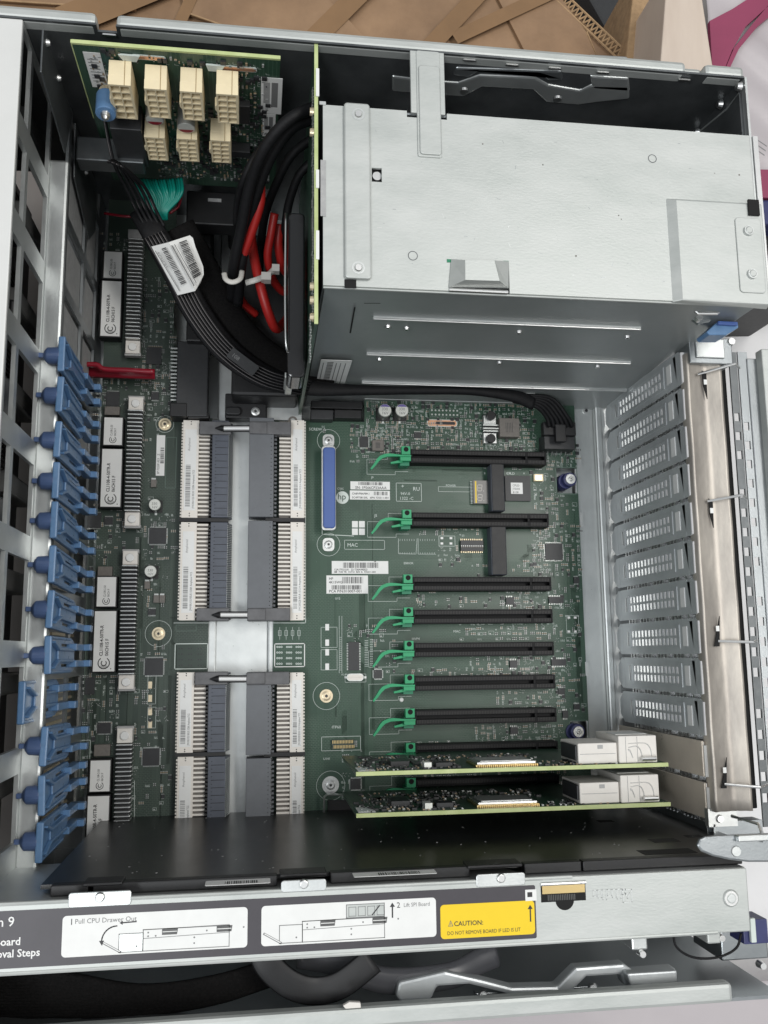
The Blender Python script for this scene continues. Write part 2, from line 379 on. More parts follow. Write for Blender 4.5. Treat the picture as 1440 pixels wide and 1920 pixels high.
for k in range(n):
    t0 = a.lerp(b, k / n); t1 = a.lerp(b, (k + 1) / n); d = (b - a).normalized(); nn = Vector((-d.y, d.x, 0)) * (3.2 if k % 2 else -3.2)
    m.tube([t0 + nn, t1 - nn], .55, 'cardboard_edge', n=5, smooth=False)
m.tube([a + Vector((2.9, 2.9, 0)), b + Vector((2.9, 2.9, 0))], .8, 'cardboard_edge', n=6); m.tube([a - Vector((2.9, 2.9, 0)), b - Vector((2.9, 2.9, 0))], .8, 'cardboard_edge', n=6)
m.build('corrugated_edge', bx)
boxthing('cardboard_box', 'narrow cardboard box flap standing between the dark gap and the pale board', 'box', [(1192, -60), (1262, -60), (1224, 110), (1172, 130)], 75, -60, 'cardboard_edge', bev=1)
boxthing('gap_shade', 'dark fill standing for the shade deep between the two cardboard boxes', 'block', [(1060, -80), (1200, -80), (1200, 110), (1150, 80)], 0, -60, 'chip')  # no real block, dark fill stands for the shade in the gap
pw = boxthing('wooden_board', 'pale wooden board standing upright behind the back right corner', 'board', [(1252, -60), (1308, -60), (1338, 132), (1236, 150)], 120, -60, 'wood_pale', bev=.8)
boxthing('carton_sheet', 'grey white folded sheet beside the pale wooden board', 'sheet', [(1228, -60), (1256, -60), (1240, 130), (1206, 130)], 70, -60, 'label_white', bev=.8)
def bagm(x, y):
    q = P(1440, 40, 0); d1 = (x - P(1385, 60, 0).x) * .75 + (y - P(1385, 60, 0).y) * -.6
    t = math.sin(x * .021 + y * .012) * 8
    if -2 < d1 + t < 12 or 17 < d1 + t < 21: 
        pass
    return 'bag_white'
crumple('plastic_bag', 'white plastic sack with magenta print lying right of the chassis', 'bag', [(1318, -120), (1800, -120), (1800, 520), (1365, 520)], 20, bagm, 70, 70, 7, 3)
for pts_ in ([(1330, 40), (1372, 18), (1400, 0), (1440, -30), (1500, -30), (1440, 12), (1398, 50), (1372, 95), (1358, 130), (1335, 128)], [(1466, -20), (1480, 0), (1420, 50), (1385, 92), (1368, 128), (1360, 128), (1376, 90), (1410, 46)]):
    m = MB(); m.prism([tuple(P(u, v, 27)[:2]) for u, v in pts_], 24, 27.5, 'bag_magenta'); m.build('printed_swoosh', bpy.data.objects['plastic_bag'])
m = MB().frame(P(1392, 262, 34), (.30, .95, 0), (-.95, .30, 0)); m.text('VEEBT', -8, 0, 13, 'ink_grey', 0, sx=.8); m.text('///', -6, -18, 13, 'ink_grey', 0)
bg_o = bpy.data.objects['plastic_bag']; m.build('printed_text', bg_o)
crumple('plastic_bag', 'white sack on the right side, spread under the rear panel to brighten its vent holes', 'bag', [(1180, 560), (1800, 560), (1800, 2100), (1180, 2100)], -44, lambda x, y: 'paper_white', 60, 80, 6, 8)  # whitened and spread under the rear wall so the vent holes look bright
boxthing('red_strip', 'dark red plastic strip lying beside the white sack at the right edge', 'strip', [(1396, 316), (1500, 318), (1500, 372), (1400, 370)], 45, 20, 'bag_magenta', bev=1)
boxthing('blue_block', 'dark blue block lying at the right edge beside the rear corner', 'block', [(1420, 374), (1500, 372), (1500, 420), (1420, 420)], 48, 0, 'blue_dark', bev=2)
boxthing('black_case', 'black plastic case lying at the right edge beside the rear corner', 'case', [(1424, 424), (1520, 424), (1520, 560), (1424, 560)], 30, -60, 'black_plastic', bev=3)
crumple('plastic_bag', 'printed white plastic sack at the very bottom right, below the outer rim', 'bag', [(700, 1862), (1700, 1832), (1700, 2300), (700, 2300)], 20, lambda x, y: 'bag_white', 60, 30, 5, 5)

# ================================================================== chassis
ch = thing('server_chassis', 'open zinc plated steel server chassis holding the green boards', 'server case', (0, 0, FL))
XL, XR, YF, YB = -111.0, 250.0, -152.0, 302.0
MB().box(-135, 262, YF, YB, FL - 1.2, FL, 'zinc').build('floor_pan', ch)
# raised floor channel seen between the white connectors, with folded ribs
m = MB()
x0, x1 = P(392, 1180, -4).x, P(512, 1180, -4).x
m.box(x0 + 3, x1 - 3, -100, 300, FL + .3, -3.5, 'zinc')
m.box(x0 - 4, x0 + 4.5, -100, 150, FL + .3, -1.6, 'zinc'); m.box(x1 - 3.2, x1 + 4, -100, 150, FL + .3, -1.4, 'zinc')
m.build('floor_channel', ch, bevel=1.0)
# back side wall with its folded rim and notches
m = MB()
holes = [(P(180, 45, T).x, P(217, 45, T).x, T - 5, T + 2), (P(753, 100, T).x, P(846, 100, T).x, T - 3.2, T + 2)]
m.frame((0, 295.4, 0), (1, 0, 0), (0, 0, 1))
m.plate(-140, XR, FL, T - .2, -1.1, 0, holes[:1], 'zinc_shaded')
m.build('back_wall', ch)
m = MB(); segs = [(-145, P(180, 45, T).x), (P(217, 45, T).x, P(1287, 120, T).x), (P(1322, 130, T).x, XR + .5)]
for a, b in segs: m.box(a, b, 295.2, 302.2, T - 9, T, 'zinc_top')
m.box(P(1283, 120, T).x, P(1325, 130, T).x, 297.5, 302, T - 9, T - 4, 'zinc_top')
m.build('rim', ch, bevel=2.2)
m = MB()
for k, u in enumerate((205, 1283, 1040, 960, 1130, 880)):
    p = PY(u, (66, 150, 128, 122, 136, 113)[k], 294.6); m.frame((p.x, 294.6, p.z), (1, 0, 0), (0, 0, 1)); m.prism(rrect(-3.4, 3.4, -.6, .8, .6), -.3, .5, 'steel')
m.build('stamped_slot', ch, split=True)
# slide rail bracket embossed on back wall
def rail(mb, pts, z0, z1, y0, y1, mm):
    pass
m = MB().frame((0, 294.5, 0), (-1, 0, 0), (0, 0, 1))   # local x = -X, z = towards inside (-Y)
def q(u, v, d=0): p = PY(u, v, 294.5 - d); return (-p.x, p.z)
prof = [q(735, 170, 8), q(800, 178, 8), q(860, 182, 8), q(900, 168, 8), q(1005, 172, 8), q(1030, 186, 8), q(1090, 196, 8), q(1110, 186, 8), q(1182, 188, 8),
        q(1182, 212, 8), q(1120, 218, 8), q(1085, 223, 8), q(1025, 218, 8), q(1000, 195, 8), q(905, 190, 8), q(870, 208, 8), q(735, 198, 8)]
m.prism(prof, 0, 8, 'zinc')
m.prism([q(855, 158, 9), q(1055, 164, 9), q(1058, 180, 9), q(1030, 182, 9), q(1008, 168, 9), q(900, 164, 9), q(880, 176, 9), q(850, 172, 9)], 0, 9.6, 'zinc_wall')
m.prism([q(1108, 186, 13), q(1182, 190, 13), q(1184, 215, 13), q(1112, 210, 13)], 0, 13, 'zinc')
m.build('slide_bracket', ch, bevel=1.2)
m = MB()
for u, v in [(870, 173), (1045, 188)]:
    p = PY(u, v, 284); m.frame(p, (1, 0, 0), (0, 0, 1)); m.cyl(0, 0, 0, -1.4, 2.2, 'steel', 14)
m.build('rivet', ch, split=True)
# flat cover strip on left: white painted flange
MB().box(-170, XL, YF, 295, T - 1.5, T, 'paint_white').build('front_flange', ch, bevel=.6)
# front cage: upper grid, ledge, lower grid
bars_v = [180, 355, 515, 683, 853, 1030, 1226, 1424, 1600]
yb = [P(75, v, 105).y for v in bars_v]
def cage(xp, z0, z1, ys, barw, rows, mm, xr):
    mb = MB().frame((xp, 0, 0), (0, 1, 0), (0, 0, 1))
    holes = []
    for a, b in zip(ys[:-1], ys[1:]):
        for c, d in rows: holes.append((b + barw / 2, a - barw / 2, c, d))
    mb.plate(YF, 295, z0, z1, -xr, 0, holes, mm); return mb
ys = [YB - 10] + yb
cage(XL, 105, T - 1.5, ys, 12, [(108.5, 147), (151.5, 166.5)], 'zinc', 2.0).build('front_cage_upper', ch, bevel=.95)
MB().box(XL - 1, -101.5, YF + 14, 262, 102, 105.5, 'zinc').build('ledge', ch, bevel=1.5)
yb2 = [P(150, v, 60).y for v in (205, 340, 470, 590, 720, 850, 990, 1120, 1260, 1400, 1560)]
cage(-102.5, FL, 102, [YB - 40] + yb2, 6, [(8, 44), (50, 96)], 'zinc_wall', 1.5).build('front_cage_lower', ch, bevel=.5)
m = MB()
for a, b in zip(yb2[:5], yb2[1:6]): m.box(-106.2, -104.4, b + 5, a - 5, 6, 90, 'plate_grey')
m.build('backing_plate', ch, split=True)
# dark drive bay seen through the holes
m = MB().box(-200, -150, YF, 290, FL, 165, 'chip')
for k in range(150):
    y = YF + 4 + k * 2.9
    if k % 17 < 12: m.box(-149.9, -146.5, y, y + 1.2, 20, 158, 'grille_dark')
m.build('drive_bay_grille', ch)
m = MB(); rr = random.Random(4)
for a, b in zip(yb[:-1], yb[1:]):
    zc = rr.uniform(130, 150); m.box(-140, -118, b + 8, b + rr.uniform(18, 34), 118, zc, 'black_plastic'); m.box(-146, -122, a - 20, a - 9, 60, 110, 'chip_grey')
m.build('drive_latch', ch, bevel=1.5, split=True)
# mesh vent low on front cage
m = MB()
for k in range(40): m.box(-110, -109, -100 + k * 4, -98.5 + k * 4, 0, 60, 'brass')
m.build('mesh_strip', ch)
# upper left corner gusset with rivets
m = MB().frame((-101.8, 0, 0), (0, 1, 0), (0, 0, 1)); m.prism([(292, 168), (270, 168), (262, 112), (292, 100)], -1, 0, 'zinc_shaded'); m.prism([(292, 92), (262, 88), (248, 40), (262, 22), (292, 22)], -1, 0, 'zinc_shaded')
m.build('corner_gusset', ch, bevel=.4, split=True)
m = MB()
for u, v in [(88, 80), (109, 146), (147, 290), (160, 322)]:
    p = PX(u, v, -101.8); m.frame(p, (0, 1, 0), (0, 0, 1)); m.cyl(0, 0, 0, 1.6, 1.9, 'steel', 14, 1.2)
m.build('rivet', ch, split=True)
# label bar (divider) and its sticker
XB = P(1405, 1700, T).x
m = MB(); m.box(-150, XB, -124.6, -97.6, T - 1.4, T, 'zinc_top'); m.build('divider_bar', ch, bevel=.6)
m = MB(); m.box(-150, XB - 18, -124.6, -123.4, 60, T - 1.5, 'zinc'); m.box(-150, XB, -98.8, -97.6, 100, T - 1.5, 'zinc'); m.build('divider_wall', ch)
# white bead edges of the bar
m = MB(); m.tube([(-150, -97.9, T - .4), (XB - 82, -97.9, T - .4)], .9, 'zinc_top', n=8, smooth=False); m.tube([(-150, -124.2, T - .4), (XB - 16, -124.2, T - .4)], .9, 'zinc_top', n=8, smooth=False); m.build('bar_bead', ch)
# outer side wall of the cable bay, bay floor
m = MB(); m.box(-150, 240, -158, -156.5, 40, 157, 'zinc_wall'); m.build('outer_wall', ch)
m = MB(); m.box(-150, P(1372, 1850, 157).x, -158.5, -150, 150.5, 158, 'zinc_top'); m.build('rim', ch, bevel=1.8)
MB().box(-150, 250, -157, -99, 58, 60, 'zinc_shaded').build('bay_shelf', ch)
# sticker on the divider bar
st = MB(); st.frame((0, 0, T + .05), (1, 0, 0), (0, 1, 0))
xb0, xb1 = -150, P(1005, 1720, T).x
st.prism(rrect(xb0, xb1, -122.2, -100.4, .8), 0, .10, 'label_dark')
def stcard(x0, x1, y0, y1, mm): st.prism(rrect(x0, x1, y0, y1, 1.6), .1, .22, mm)
def BX(u): return P(u, 1740, T).x
stcard(BX(117), BX(464), -119.2, -103.4, 'label_white'); stcard(BX(490), BX(818), -119.2, -103.4, 'label_white'); stcard(BX(826), BX(1003), -120.4, -106.6, 'label_yellow')
st.build('label_sheet', ch)
m = MB(); m.frame((0, 0, T + .05), (1, 0, 0), (0, 1, 0))
m.text('Gen 9', BX(42) - 16.0, -106.2, 5.2, 'label_white', .3, bold=.05); m.text('SPI Board', BX(44) - 16.9, -113.4, 4.1, 'label_white', .3, bold=.08); m.text('Removal Steps', BX(84) - 25.6, -117.9, 4.1, 'label_white', .3, bold=.08)
m.text('1', BX(130), -106.9, 3.4, 'ink', .3); m.text('Pull CPU Drawer Out', BX(140), -106.6, 2.7, 'ink_grey', .3)
def drw(x, y, w_, h, lw=.3, mm='ink_grey'): m.rect(x, x + w_, y, y + h, .3, lw, mm)
for bx_, lift in ((BX(224), 0), (BX(524), 1)):
    h = 8.2; L_ = BX(430) - BX(224)
    if not lift: m.add([(bx_, -118.4, .28), (bx_ + 9.5, -118.4, .28), (bx_ + 9.5, -118.4 + h - 1.2, .28), (bx_, -118.4 + h - 1.2, .28)], [(0, 1, 2, 3)], 'solder')
    drw(bx_, -118.4, 9.5, h - 1.2); drw(bx_ + 9.5, -118.4, L_ - 9.5, h); m.line([(bx_ + 9.5, -113.6), (bx_ + L_, -112.9)], .22, .3, 'ink_grey'); m.line([(bx_ + 9.5, -110.3), (bx_ + L_, -109.9)], .2, .3, 'ink_grey')
    for dx in (17, 39):
        m.add([(bx_ + dx, -112.6, .3), (bx_ + dx + 6, -112.6, .3), (bx_ + dx + 6.4, -110.2, .3), (bx_ + dx, -110.2, .3)], [(0, 1, 2, 3)], 'chip_grey'); m.line([(bx_ + dx + .4, -111.4), (bx_ + dx + 5.8, -111.4)], .3, .34, 'label_white')
    for dx, dy in ((11.5, 5.6), (14.5, 5.6), (11.5, 7), (30, 2), (30, 4.2), (35, 6.6), (50, 7.2), (7, 2)): m.cyl(bx_ + dx, -118.4 + dy, .2, .32, .35, 'ink_grey', 8)
    m.line([(bx_ - 6.2, -114.4), (bx_ + .5, -118.2)], .9, .3, 'ink_grey'); m.line([(bx_ - 6, -114.4), (bx_ + .3, -118)], .4, .34, 'label_white')
    if lift:
        drw(bx_ + 28, -109.8, L_ - 28, 5.2); m.add([(bx_ + 28, -109.8, .28), (bx_ + L_, -109.8, .28), (bx_ + L_, -104.6, .28), (bx_ + 28, -104.6, .28)], [(0, 1, 2, 3)], 'zinc_top')
        for k in range(4): drw(bx_ + 29 + k * 4.0, -109.2, 3, 3.6, .25)
        m.line([(bx_ + 39, -109), (bx_ + 42, -105.6)], .5, .33, 'ink')
m.line([(BX(255), -106.9), (BX(228), -107.1)], .5, .3, 'ink'); m.prism([(BX(224), -107.1), (BX(230), -106.3), (BX(230), -107.9)], .2, .32, 'ink')
arc = [(BX(219) - 5.8 * math.sin(t / 8 * 1.5), -114.4 + 5.8 * math.cos(t / 8 * 1.5) + .4) for t in range(9)]; m.line(arc, .5, .3, 'ink'); m.prism([(arc[-1][0] - 1, arc[-1][1]), (arc[-1][0] + 1, arc[-1][1]), (arc[-1][0] + .2, arc[-1][1] - 1.9)], .2, .32, 'ink')
def up_arrow(x, y0, y1): m.line([(x, y0), (x, y1 - 1)], .6, .3, 'ink'); m.prism([(x - 1.1, y1 - 1.7), (x + 1.1, y1 - 1.7), (x, y1)], .2, .33, 'ink')
up_arrow(BX(736), -110.4, -104.6); up_arrow(BX(995), -115.0, -108.4)
m.text('2', BX(744), -106.8, 3.2, 'ink', .3); m.text('Lift SPI Board', BX(757), -106.6, 2.3, 'ink_grey', .3, sx=.9)
m.text('CAUTION:', BX(851), -115.4, 2.7, 'ink', .3, bold=.03); m.text('DO NOT REMOVE BOARD IF LED IS LIT', BX(838), -118.9, 2.15, 'ink', .3, sx=.86)
m.line([(BX(841), -115.3), (BX(845), -113.2), (BX(849), -115.3), (BX(841), -115.3)], .22, .3, 'ink_grey'); m.line([(BX(845), -114.8), (BX(845), -114.1)], .22, .32, 'ink_grey')
m.build('printed_text', ch)
# dark square at sticker corner, connector window and rivet on the bare part of the bar
m = MB(); m.pb(985, 1668, 1006, 1689, T + .1, T + .35, 'label_white'); m.pb(989, 1673, 998, 1682, T + .2, T + .5, 'ink'); m.build('square_mark', ch)
m = MB(); x0, x1, y0, y1 = RC(1014, 1655, 1098, 1690, T)
m.box(x0, x1, y0, y1, T - .5, T + .1, 'cavity'); m.box(x0 + .5, x1 - .5, y1 - 4.2, y1 - .6, T, T + .6, 'gold'); m.tube([(x0, y1 - .2, T + .6), (x1, y1 - .2, T + .6)], .7, 'steel', n=8, smooth=False)
m.cyl((x0 + x1) / 2 + .5, y0 + .5, T - .5, T + .12, 4.2, 'cavity', 20)
for k in range(16): m.box(x0 + 3 + k * .8, x0 + 3.35 + k * .8, y0 + .6, y0 + 3, T + .1, T + .3, 'chip_grey')
m.build('connector_window', ch)
m = MB(); p = P(1370, 1684, T); m.cyl(p.x, p.y, T, T + .7, 3.9, 'zinc_top', 24, 3.2); m.ring(p.x, p.y, T + .62, 2.2, 3.1, 'steel'); m.cyl(p.x + .2, p.y, T + .6, T + .9, 1.9, 'zinc', 20); m.build('rivet', ch, bevel=.3, split=True)
m = MB(); p = P(1108, 1676, T); m.M = None
for k in range(7): m.rect(p.x + 1 + k * 2.2, p.x + 2.6 + k * 2.2, p.y - (k % 3) * .8 - 1, p.y + 1.4, T + .12, .28, 'zinc')
p = P(1168, 1680, T); m.rect(p.x, p.x + 4, p.y - 2.6, p.y + 2.6, T + .12, .35, 'zinc'); m.line([(p.x + 1, p.y + 1.2), (p.x + 3, p.y + 1.2), (p.x + 2, p.y - 1), (p.x + 1, p.y + 1.2)], .3, T + .12, 'zinc'); m.build('stamped_mark', ch)
# tabs with screws along the bar
for u0, u1, v0, v1 in [(128, 246, 1672, 1700), (527, 612, 1650, 1672), (893, 985, 1638, 1662)]:
    m = MB(); x0, x1, y0, y1 = RC(u0, v0, u1, v1, T + .6); m.prism(rrect(x0, x1, y0, y1, 1.2), T - .6, T + .6, 'zinc'); m.cyl((x0 + x1) / 2, (y0 + y1) / 2 + .8, T + .6, T + 1.8, 2.1, 'steel', 18, 1.7); m.build('fixing_tab', ch, bevel=.3)

# black plastic liner against the bar
pn = thing('black_baffle', 'glossy black plastic baffle standing along the inside of the label bar', 'baffle', (80, -96, 0))
m = MB(); m.box(-88, 240, -95.6, -93.8, FL, 158, 'panel_black'); m.build('panel', pn)
m = MB(); a = -97.4
for x0, x1 in [(-83, -68), (-66, BX(520)), (BX(622), BX(890)), (BX(995), BX(1105)), (BX(1108), 222)]:
    m.box(x0, x1, -97.4, -93.0, 158, 163.5, 'black_plastic')
for x0, x1 in [(-70, -54), (BX(525), BX(615)), (BX(885), BX(990))]: m.box(x0, x1, -93.8, -92.4, 154, 165, 'black_plastic')
m.build('top_lip', pn, bevel=.5)
for (u0, u1, v, sd) in [(385, 507, 1657, 3), (662, 820, 1641, 5)]:
    p0, p1 = PY(u0, v, -93.6), PY(u1, v - 3, -93.6); m = MB().frame((p0.x, -93.5, p0.z), (1, 0, 0), (0, 0, 1))
    W_ = p1.x - p0.x; m.M = Matrix(((1, 0, 0, p0.x), (0, 0, 1, -93.6), (0, 1, 0, p0.z), (0, 0, 0, 1)))
    m.prism(rrect(0, W_, -4, 4, .8), 0, .15, 'label_white'); m.bars(W_ * .3, -1.5, W_ * .5, 4.5, sd, 'ink', .2)
    if u0 > 600: m.build('white_label', pn)
    else: m.build('white_label', pn)
m = MB()
for u0, v0, u1, v1 in [(1210, 1590, 1290, 1603), (1228, 1571, 1262, 1580), (1290, 1565, 1310, 1570), (1125, 1537, 1145, 1542)]:
    a, b = PY(u0, v1, -93.7), PY(u1, v0, -93.7); m.M = None; m.box(a.x, b.x, -93.9, -93.7, min(a.z, b.z), max(a.z, b.z), 'cavity')
m.build('slot_opening', pn, split=True)
# thin brace at the lower left corner
m = MB(); m.tube([PX(112, 1655, -99), P(165, 1598, 30), P(222, 1590, 12)], 1.0, 'tin', rb=.4, smooth=False, n=6); tag(m.build('wire_brace'), 'thin grey metal brace in the front corner beside the black baffle', 'brace')

# rear right handle plate above the bar end
hp_ = thing('corner_plate', 'rounded grey steel plate overhanging the rear end of the label bar', 'plate', P(1400, 1595, 176))
pts = [tuple(P(u, v, 177)[:2]) for u, v in [(1312, 1574), (1322, 1569), (1345, 1567), (1500, 1560), (1500, 1612), (1440, 1617), (1405, 1617), (1370, 1613), (1338, 1606), (1316, 1597), (1307, 1586)]]
MB().prism(pts, 175, 177, 'zinc_wall').build('plate', hp_, bevel=.9)
m = MB(); p = P(1380, 1596, 177); m.cyl(p.x, p.y, 177, 177.5, 2.4, 'zinc', 18, 2.1); m.build('rivet', hp_, split=True)
m = MB(); x0, x1, y0, y1 = RC(1378, 1563, 1460, 1575, 177); m.box(x0, x1, y0, y1, 177, 180, 'zinc'); m.build('hinge_block', hp_, bevel=.5)
m = MB(); m.tube([P(1372, 1530, 150), P(1422, 1545, 165), P(1428, 1560, 176), P(1428, 1578, 178)], .8, 'steel', n=8, smooth=False); m.build('spring_wire', hp_)

# ================================================================== rear end: card slot frame
m = MB()
XRW = 235.0
m.M = None
m.box(XRW - 4, XRW + 6, -98, 166, FL, -4, 'zinc'); m.box(XRW + .5, XRW + 1.5, -98, -89.5, -4, 112, 'zinc_wall'); m.box(XRW + 11, XRW + 12, -98, 166, FL, 60, 'zinc_wall') if False else None
m.build('rear_sill', ch)
x0 = P(1088, 900, -6).x
m = MB(); m.box(x0 - 3, XRW - 4, -98, 166, -9, -7.6, 'zinc'); m.build('rear_floor_strip', ch, bevel=.4)
m = MB(); m.box(XRW - 7, XRW - 2.0, -98, 166, -7.6, -2.5, 'zinc'); m.build('slot_foot_rail', ch, bevel=1.2)
m = MB(); p = P(1099, 770, -7); m.cyl(p.x, p.y, -7.6, -6.6, 2.4, 'tin', 18); m.cyl(p.x, p.y, -6.6, -6.4, 1.1, 'ink', 12); m.build('screw', ch)
# ribs between slots with EMI spring fingers (behind covers)
m = MB(); PITCH = 21.4; YS0 = 157.2
for k in range(0, 12):
    y = YS0 - 10.7 - k * PITCH
    m.box(XRW + 2, XRW + 3, y - 2.6, y + 2.6, -4, 110, 'zinc_shaded')
    for j in range(20): 
        if j % 5 != 3: m.box(XRW - .1, XRW + 2, y - 1.2, y + 1.2, 20 + j * 4.2, 21.1 + j * 4.2, 'steel')
m.build('slot_divider', ch)
# top flange behind the brackets and a black strip painting the shaded gap
m = MB(); m.box(XRW + 4.6, XRW + 8.2, -84, 168, 104, 109, 'cavity'); m.box(XRW - 1, XRW + 30, -97, -89, 98, 108, 'zinc_wall'); m.build('rear_flange', ch)
# perforated outer panel with hexagonal openings
m = MB().frame((0, 0, 96), (1, 0, 0), (0, 1, 0)); hx = []
X0 = P(1390, 1100, 96).x; holes = []
for k in range(40):
    y = -88 + k * 5.6
    if 0 <= (k % 11) < 1: continue
    holes.append((X0 + (3.2 if k % 2 else 8.2), X0 + (6.4 if k % 2 else 11.4), y, y + 4.9))
hc = {}
for c_ in (0, 1):
    mbp = MB().frame((0, 0, 96), (1, 0, 0), (0, 1, 0)); xa, xb = X0 + 2.6 + c_ * 5.0, X0 + 7.2 + c_ * 5.0 + (1.2 if c_ else 0)
    mbp.plate(xa, xb, -95, 172, -.8 + c_ * .9, .4 + c_ * .9, [h for h in holes if (h[0] < X0 + 5) == (c_ == 0)], 'zinc_wall' if c_ else 'zinc_shaded'); mbp.build('perforated_panel', ch, bevel=.9)
m = MB(); m.box(X0 - 8, X0 + 2.4, -86, 172, 84, 92, 'cavity'); m.box(X0 + 12.5, X0 + 19, -95, 168, 95, 98, 'zinc_wall'); m.build('panel_edge_and_gap', ch, bevel=.6, split=True)  # black box paints the shaded gap beside the panel
m = MB(); m.box(X0 + 18.6, X0 + 26, 20, 172, 97, 104, 'zinc_top'); m.box(X0 + 18.6, X0 + 20, -95, 20, 97, 103, 'steel'); m.build('outer_edge', ch, bevel=1.2, split=True)
# right end uprights at both back corners
m = MB(); m.box(XR - 1.2, XR, 262, 300, FL, T - 4, 'zinc_shaded'); m.box(XR + .2, XR + 1.4, 176, 296, 60, T, 'zinc'); m.box(XR + 1.6, XR + 4.2, 175, 262, 120, T + 1, 'steel')
m.build('rear_upright', ch)
m = MB()
for u, v in [(1388, 163), (1352, 196), (1308, 249)]:
    p = PX(u, v, XR - 2); m.frame((p.x, p.y, p.z), (0, -1, 0), (0, 0, 1)); m.cyl(0, 0, 0, 2.2, 2.6, 'steel', 14, 1.8)
m.build('rivet', ch, split=True)
m = MB(); a = P(1313, 250, 40); m.tube([PX(1312, 246, XR - 1.5), PX(1362, 205, XR - 1.5), PX(1396, 160, XR - 1.5)], .5, 'zinc', smooth=False, n=6); m.build('weld_seam', ch)

# retention bar, steel with blurred reflections put into its mottled colour
rb = thing('retention_bar', 'long shiny warm toned steel bar clamping the card brackets along the rear', 'bar', (XRW + 18, 30, 112))
m = MB(); XA = P(1311, 1100, 114).x; XZ = P(1379, 1100, 114).x
prof = [(XA, 108), (XA + .1, 115.2), (XA + 1.3, 115.9), (XA + 2.2, 114.6), (XA + 8.0, 114.5), (XA + 9.2, 113.7), (XA + 13.5, 113.6), (XA + 14.5, 114.4), (XZ - 3, 114.5), (XZ - 1.6, 115.6), (XZ, 115.6), (XZ, 108)]
n = len(prof); ya, yb_ = P(1310, 665, 114).y, P(1345, 1522, 114).y; NS = 40; vs = []; rr = random.Random(2)
for j in range(NS + 1):
    y = ya + (yb_ - ya) * j / NS
    for x, z in prof: vs.append((x + .12 * math.sin(j * .9), y, z + rr.uniform(-.07, .07)))
m.add(vs, [(j * n + i, j * n + i + 1, (j + 1) * n + i + 1, (j + 1) * n + i) for j in range(NS) for i in range(n - 1)] + [tuple(range(n))[::-1], tuple(range(NS * n, NS * n + n))], 'chrome_warm')
o = m.build('bar', rb, smooth=True)
m = MB()
for v0, v1 in [(695, 748), (935, 990), (1155, 1212), (1420, 1478)]:
    um = 1318 + (v0 - 695) * .05; pts = [tuple(P(u, v, 115.6)[:2]) for u, v in ([(um - 2, v0), (um + 6, v0 + 4), (um + 8, v1)] if v0 < 1000 else [(um + 8, v0), (um + 8, v1), (um - 2, v1)])]
    pts = pts[:1] + [((pts[0][0] + pts[2][0]) / 2 - .9, (pts[0][1] + pts[2][1]) / 2)] + pts[2:][:1] + [pts[1]] if v0 < 1000 else pts
    m.prism(pts, 115.2, 115.9, 'cavity'); p = P(um + 4, (v0 + v1) / 2 - 5, 116); m.box(p.x - .8, p.x + 1, p.y - 1.4, p.y + 1.4, 115.9, 116.3, 'label_white')
m.build('hook_opening', rb, split=True)
for k, (a, b, c) in enumerate([((1308, 702), (1378, 682), (1386, 690)), ((1326, 940), (1392, 928), (1400, 934)), ((1346, 1202), (1412, 1204), (1420, 1200)), ((1358, 1470), (1425, 1476), (1440, 1470))]):
    m = MB(); m.tube([P(*a, 116), P(*b, 120), P(*c, 112)], .75, 'steel', n=8, smooth=False); m.build('spring_wire', rb)
m = MB(); p = P(1349, 1535, 112); m.box(p.x - 6, p.x + 10, p.y - 4, p.y + 5, 108, 112, 'tin'); m.cyl(p.x, p.y, 112, 113.4, 2.2, 'steel', 18, 1.7); m.build('end_screw', rb)

# slot covers: nine, built once and copied
CN = ['topmost perforated slot cover, in the shade of the power supply wall', 'second perforated slot cover from the top of the rear row', 'third perforated slot cover from the top of the rear row',
      'fourth perforated slot cover from the top of the rear row', 'fifth perforated slot cover from the top of the rear row', 'sixth perforated slot cover from the top of the rear row',
      'seventh perforated slot cover, third above the lowest one', 'eighth perforated slot cover, second above the lowest one', 'ninth perforated slot cover, next above the lowest one', 'lowest perforated slot cover, right above the bracket of the upper card']
sc_ = thing('slot_cover', CN[0], 'slot cover', (XRW, YS0, 0), 'perforated slot covers along the rear wall')
m = MB().frame((XRW, YS0, 0), (0, -1, 0), (0, 0, 1))
H2 = 9.7; holes = []
for j in range(13):
    z = 23 + j * 4.85
    holes += [(-4.6, -.7, z, z + 2.5), (.7, 4.6, z, z + 2.5)]
m.plate(-H2 + 1.6, H2 - 1.6, 9, 104, -1, 0, holes, 'cover_steel')
m.plate(-H2, -H2 + 1.6, 9, 100, -1, 0, [], 'cover_steel'); m.plate(H2 - 1.6, H2, 9, 104, -1, 0, [], 'cover_steel')
m.prism([(-H2, 9), (-H2, 4.5), (-4.5, -2), (4.5, -2), (H2, 4.5), (H2, 9)], -1, 0, 'cover_steel'); m.prism([(-H2, 100), (H2 - 1.6, 104), (H2, 104), (H2, 110), (-H2 + 1.6, 110), (-H2, 107)], -1, 0, 'cover_steel')
m.build('plate', sc_, bevel=.35)
m = MB().frame((XRW, YS0, 0), (0, -1, 0), (0, 0, 1)); m.plate(-6.6, 6.6, 18.5, 88.5, -.1, .35, [(-5.6, 5.6, 21, 86.5)], 'cover_steel'); m.build('emboss_frame', sc_, bevel=.2)
m = MB().frame((XRW, YS0, 0), (0, -1, 0), (0, 0, 1)); m.box(-5.4, 5.4, 92.6, 97.6, -.1, .4, 'label_white'); m.box(-4.2, 4.2, 16.8, 17.7, -.1, .7, 'steel'); m.build('slot_light', sc_, split=True)  # white plate stands for outside light seen through the slot
m = MB(); m.box(XRW - .4, XRW + 2.0, YS0 - H2 + .4, YS0 + H2 - 1.6, 110.3, 111.6, 'paper_white'); m.build('bent_tab', sc_, bevel=.3)
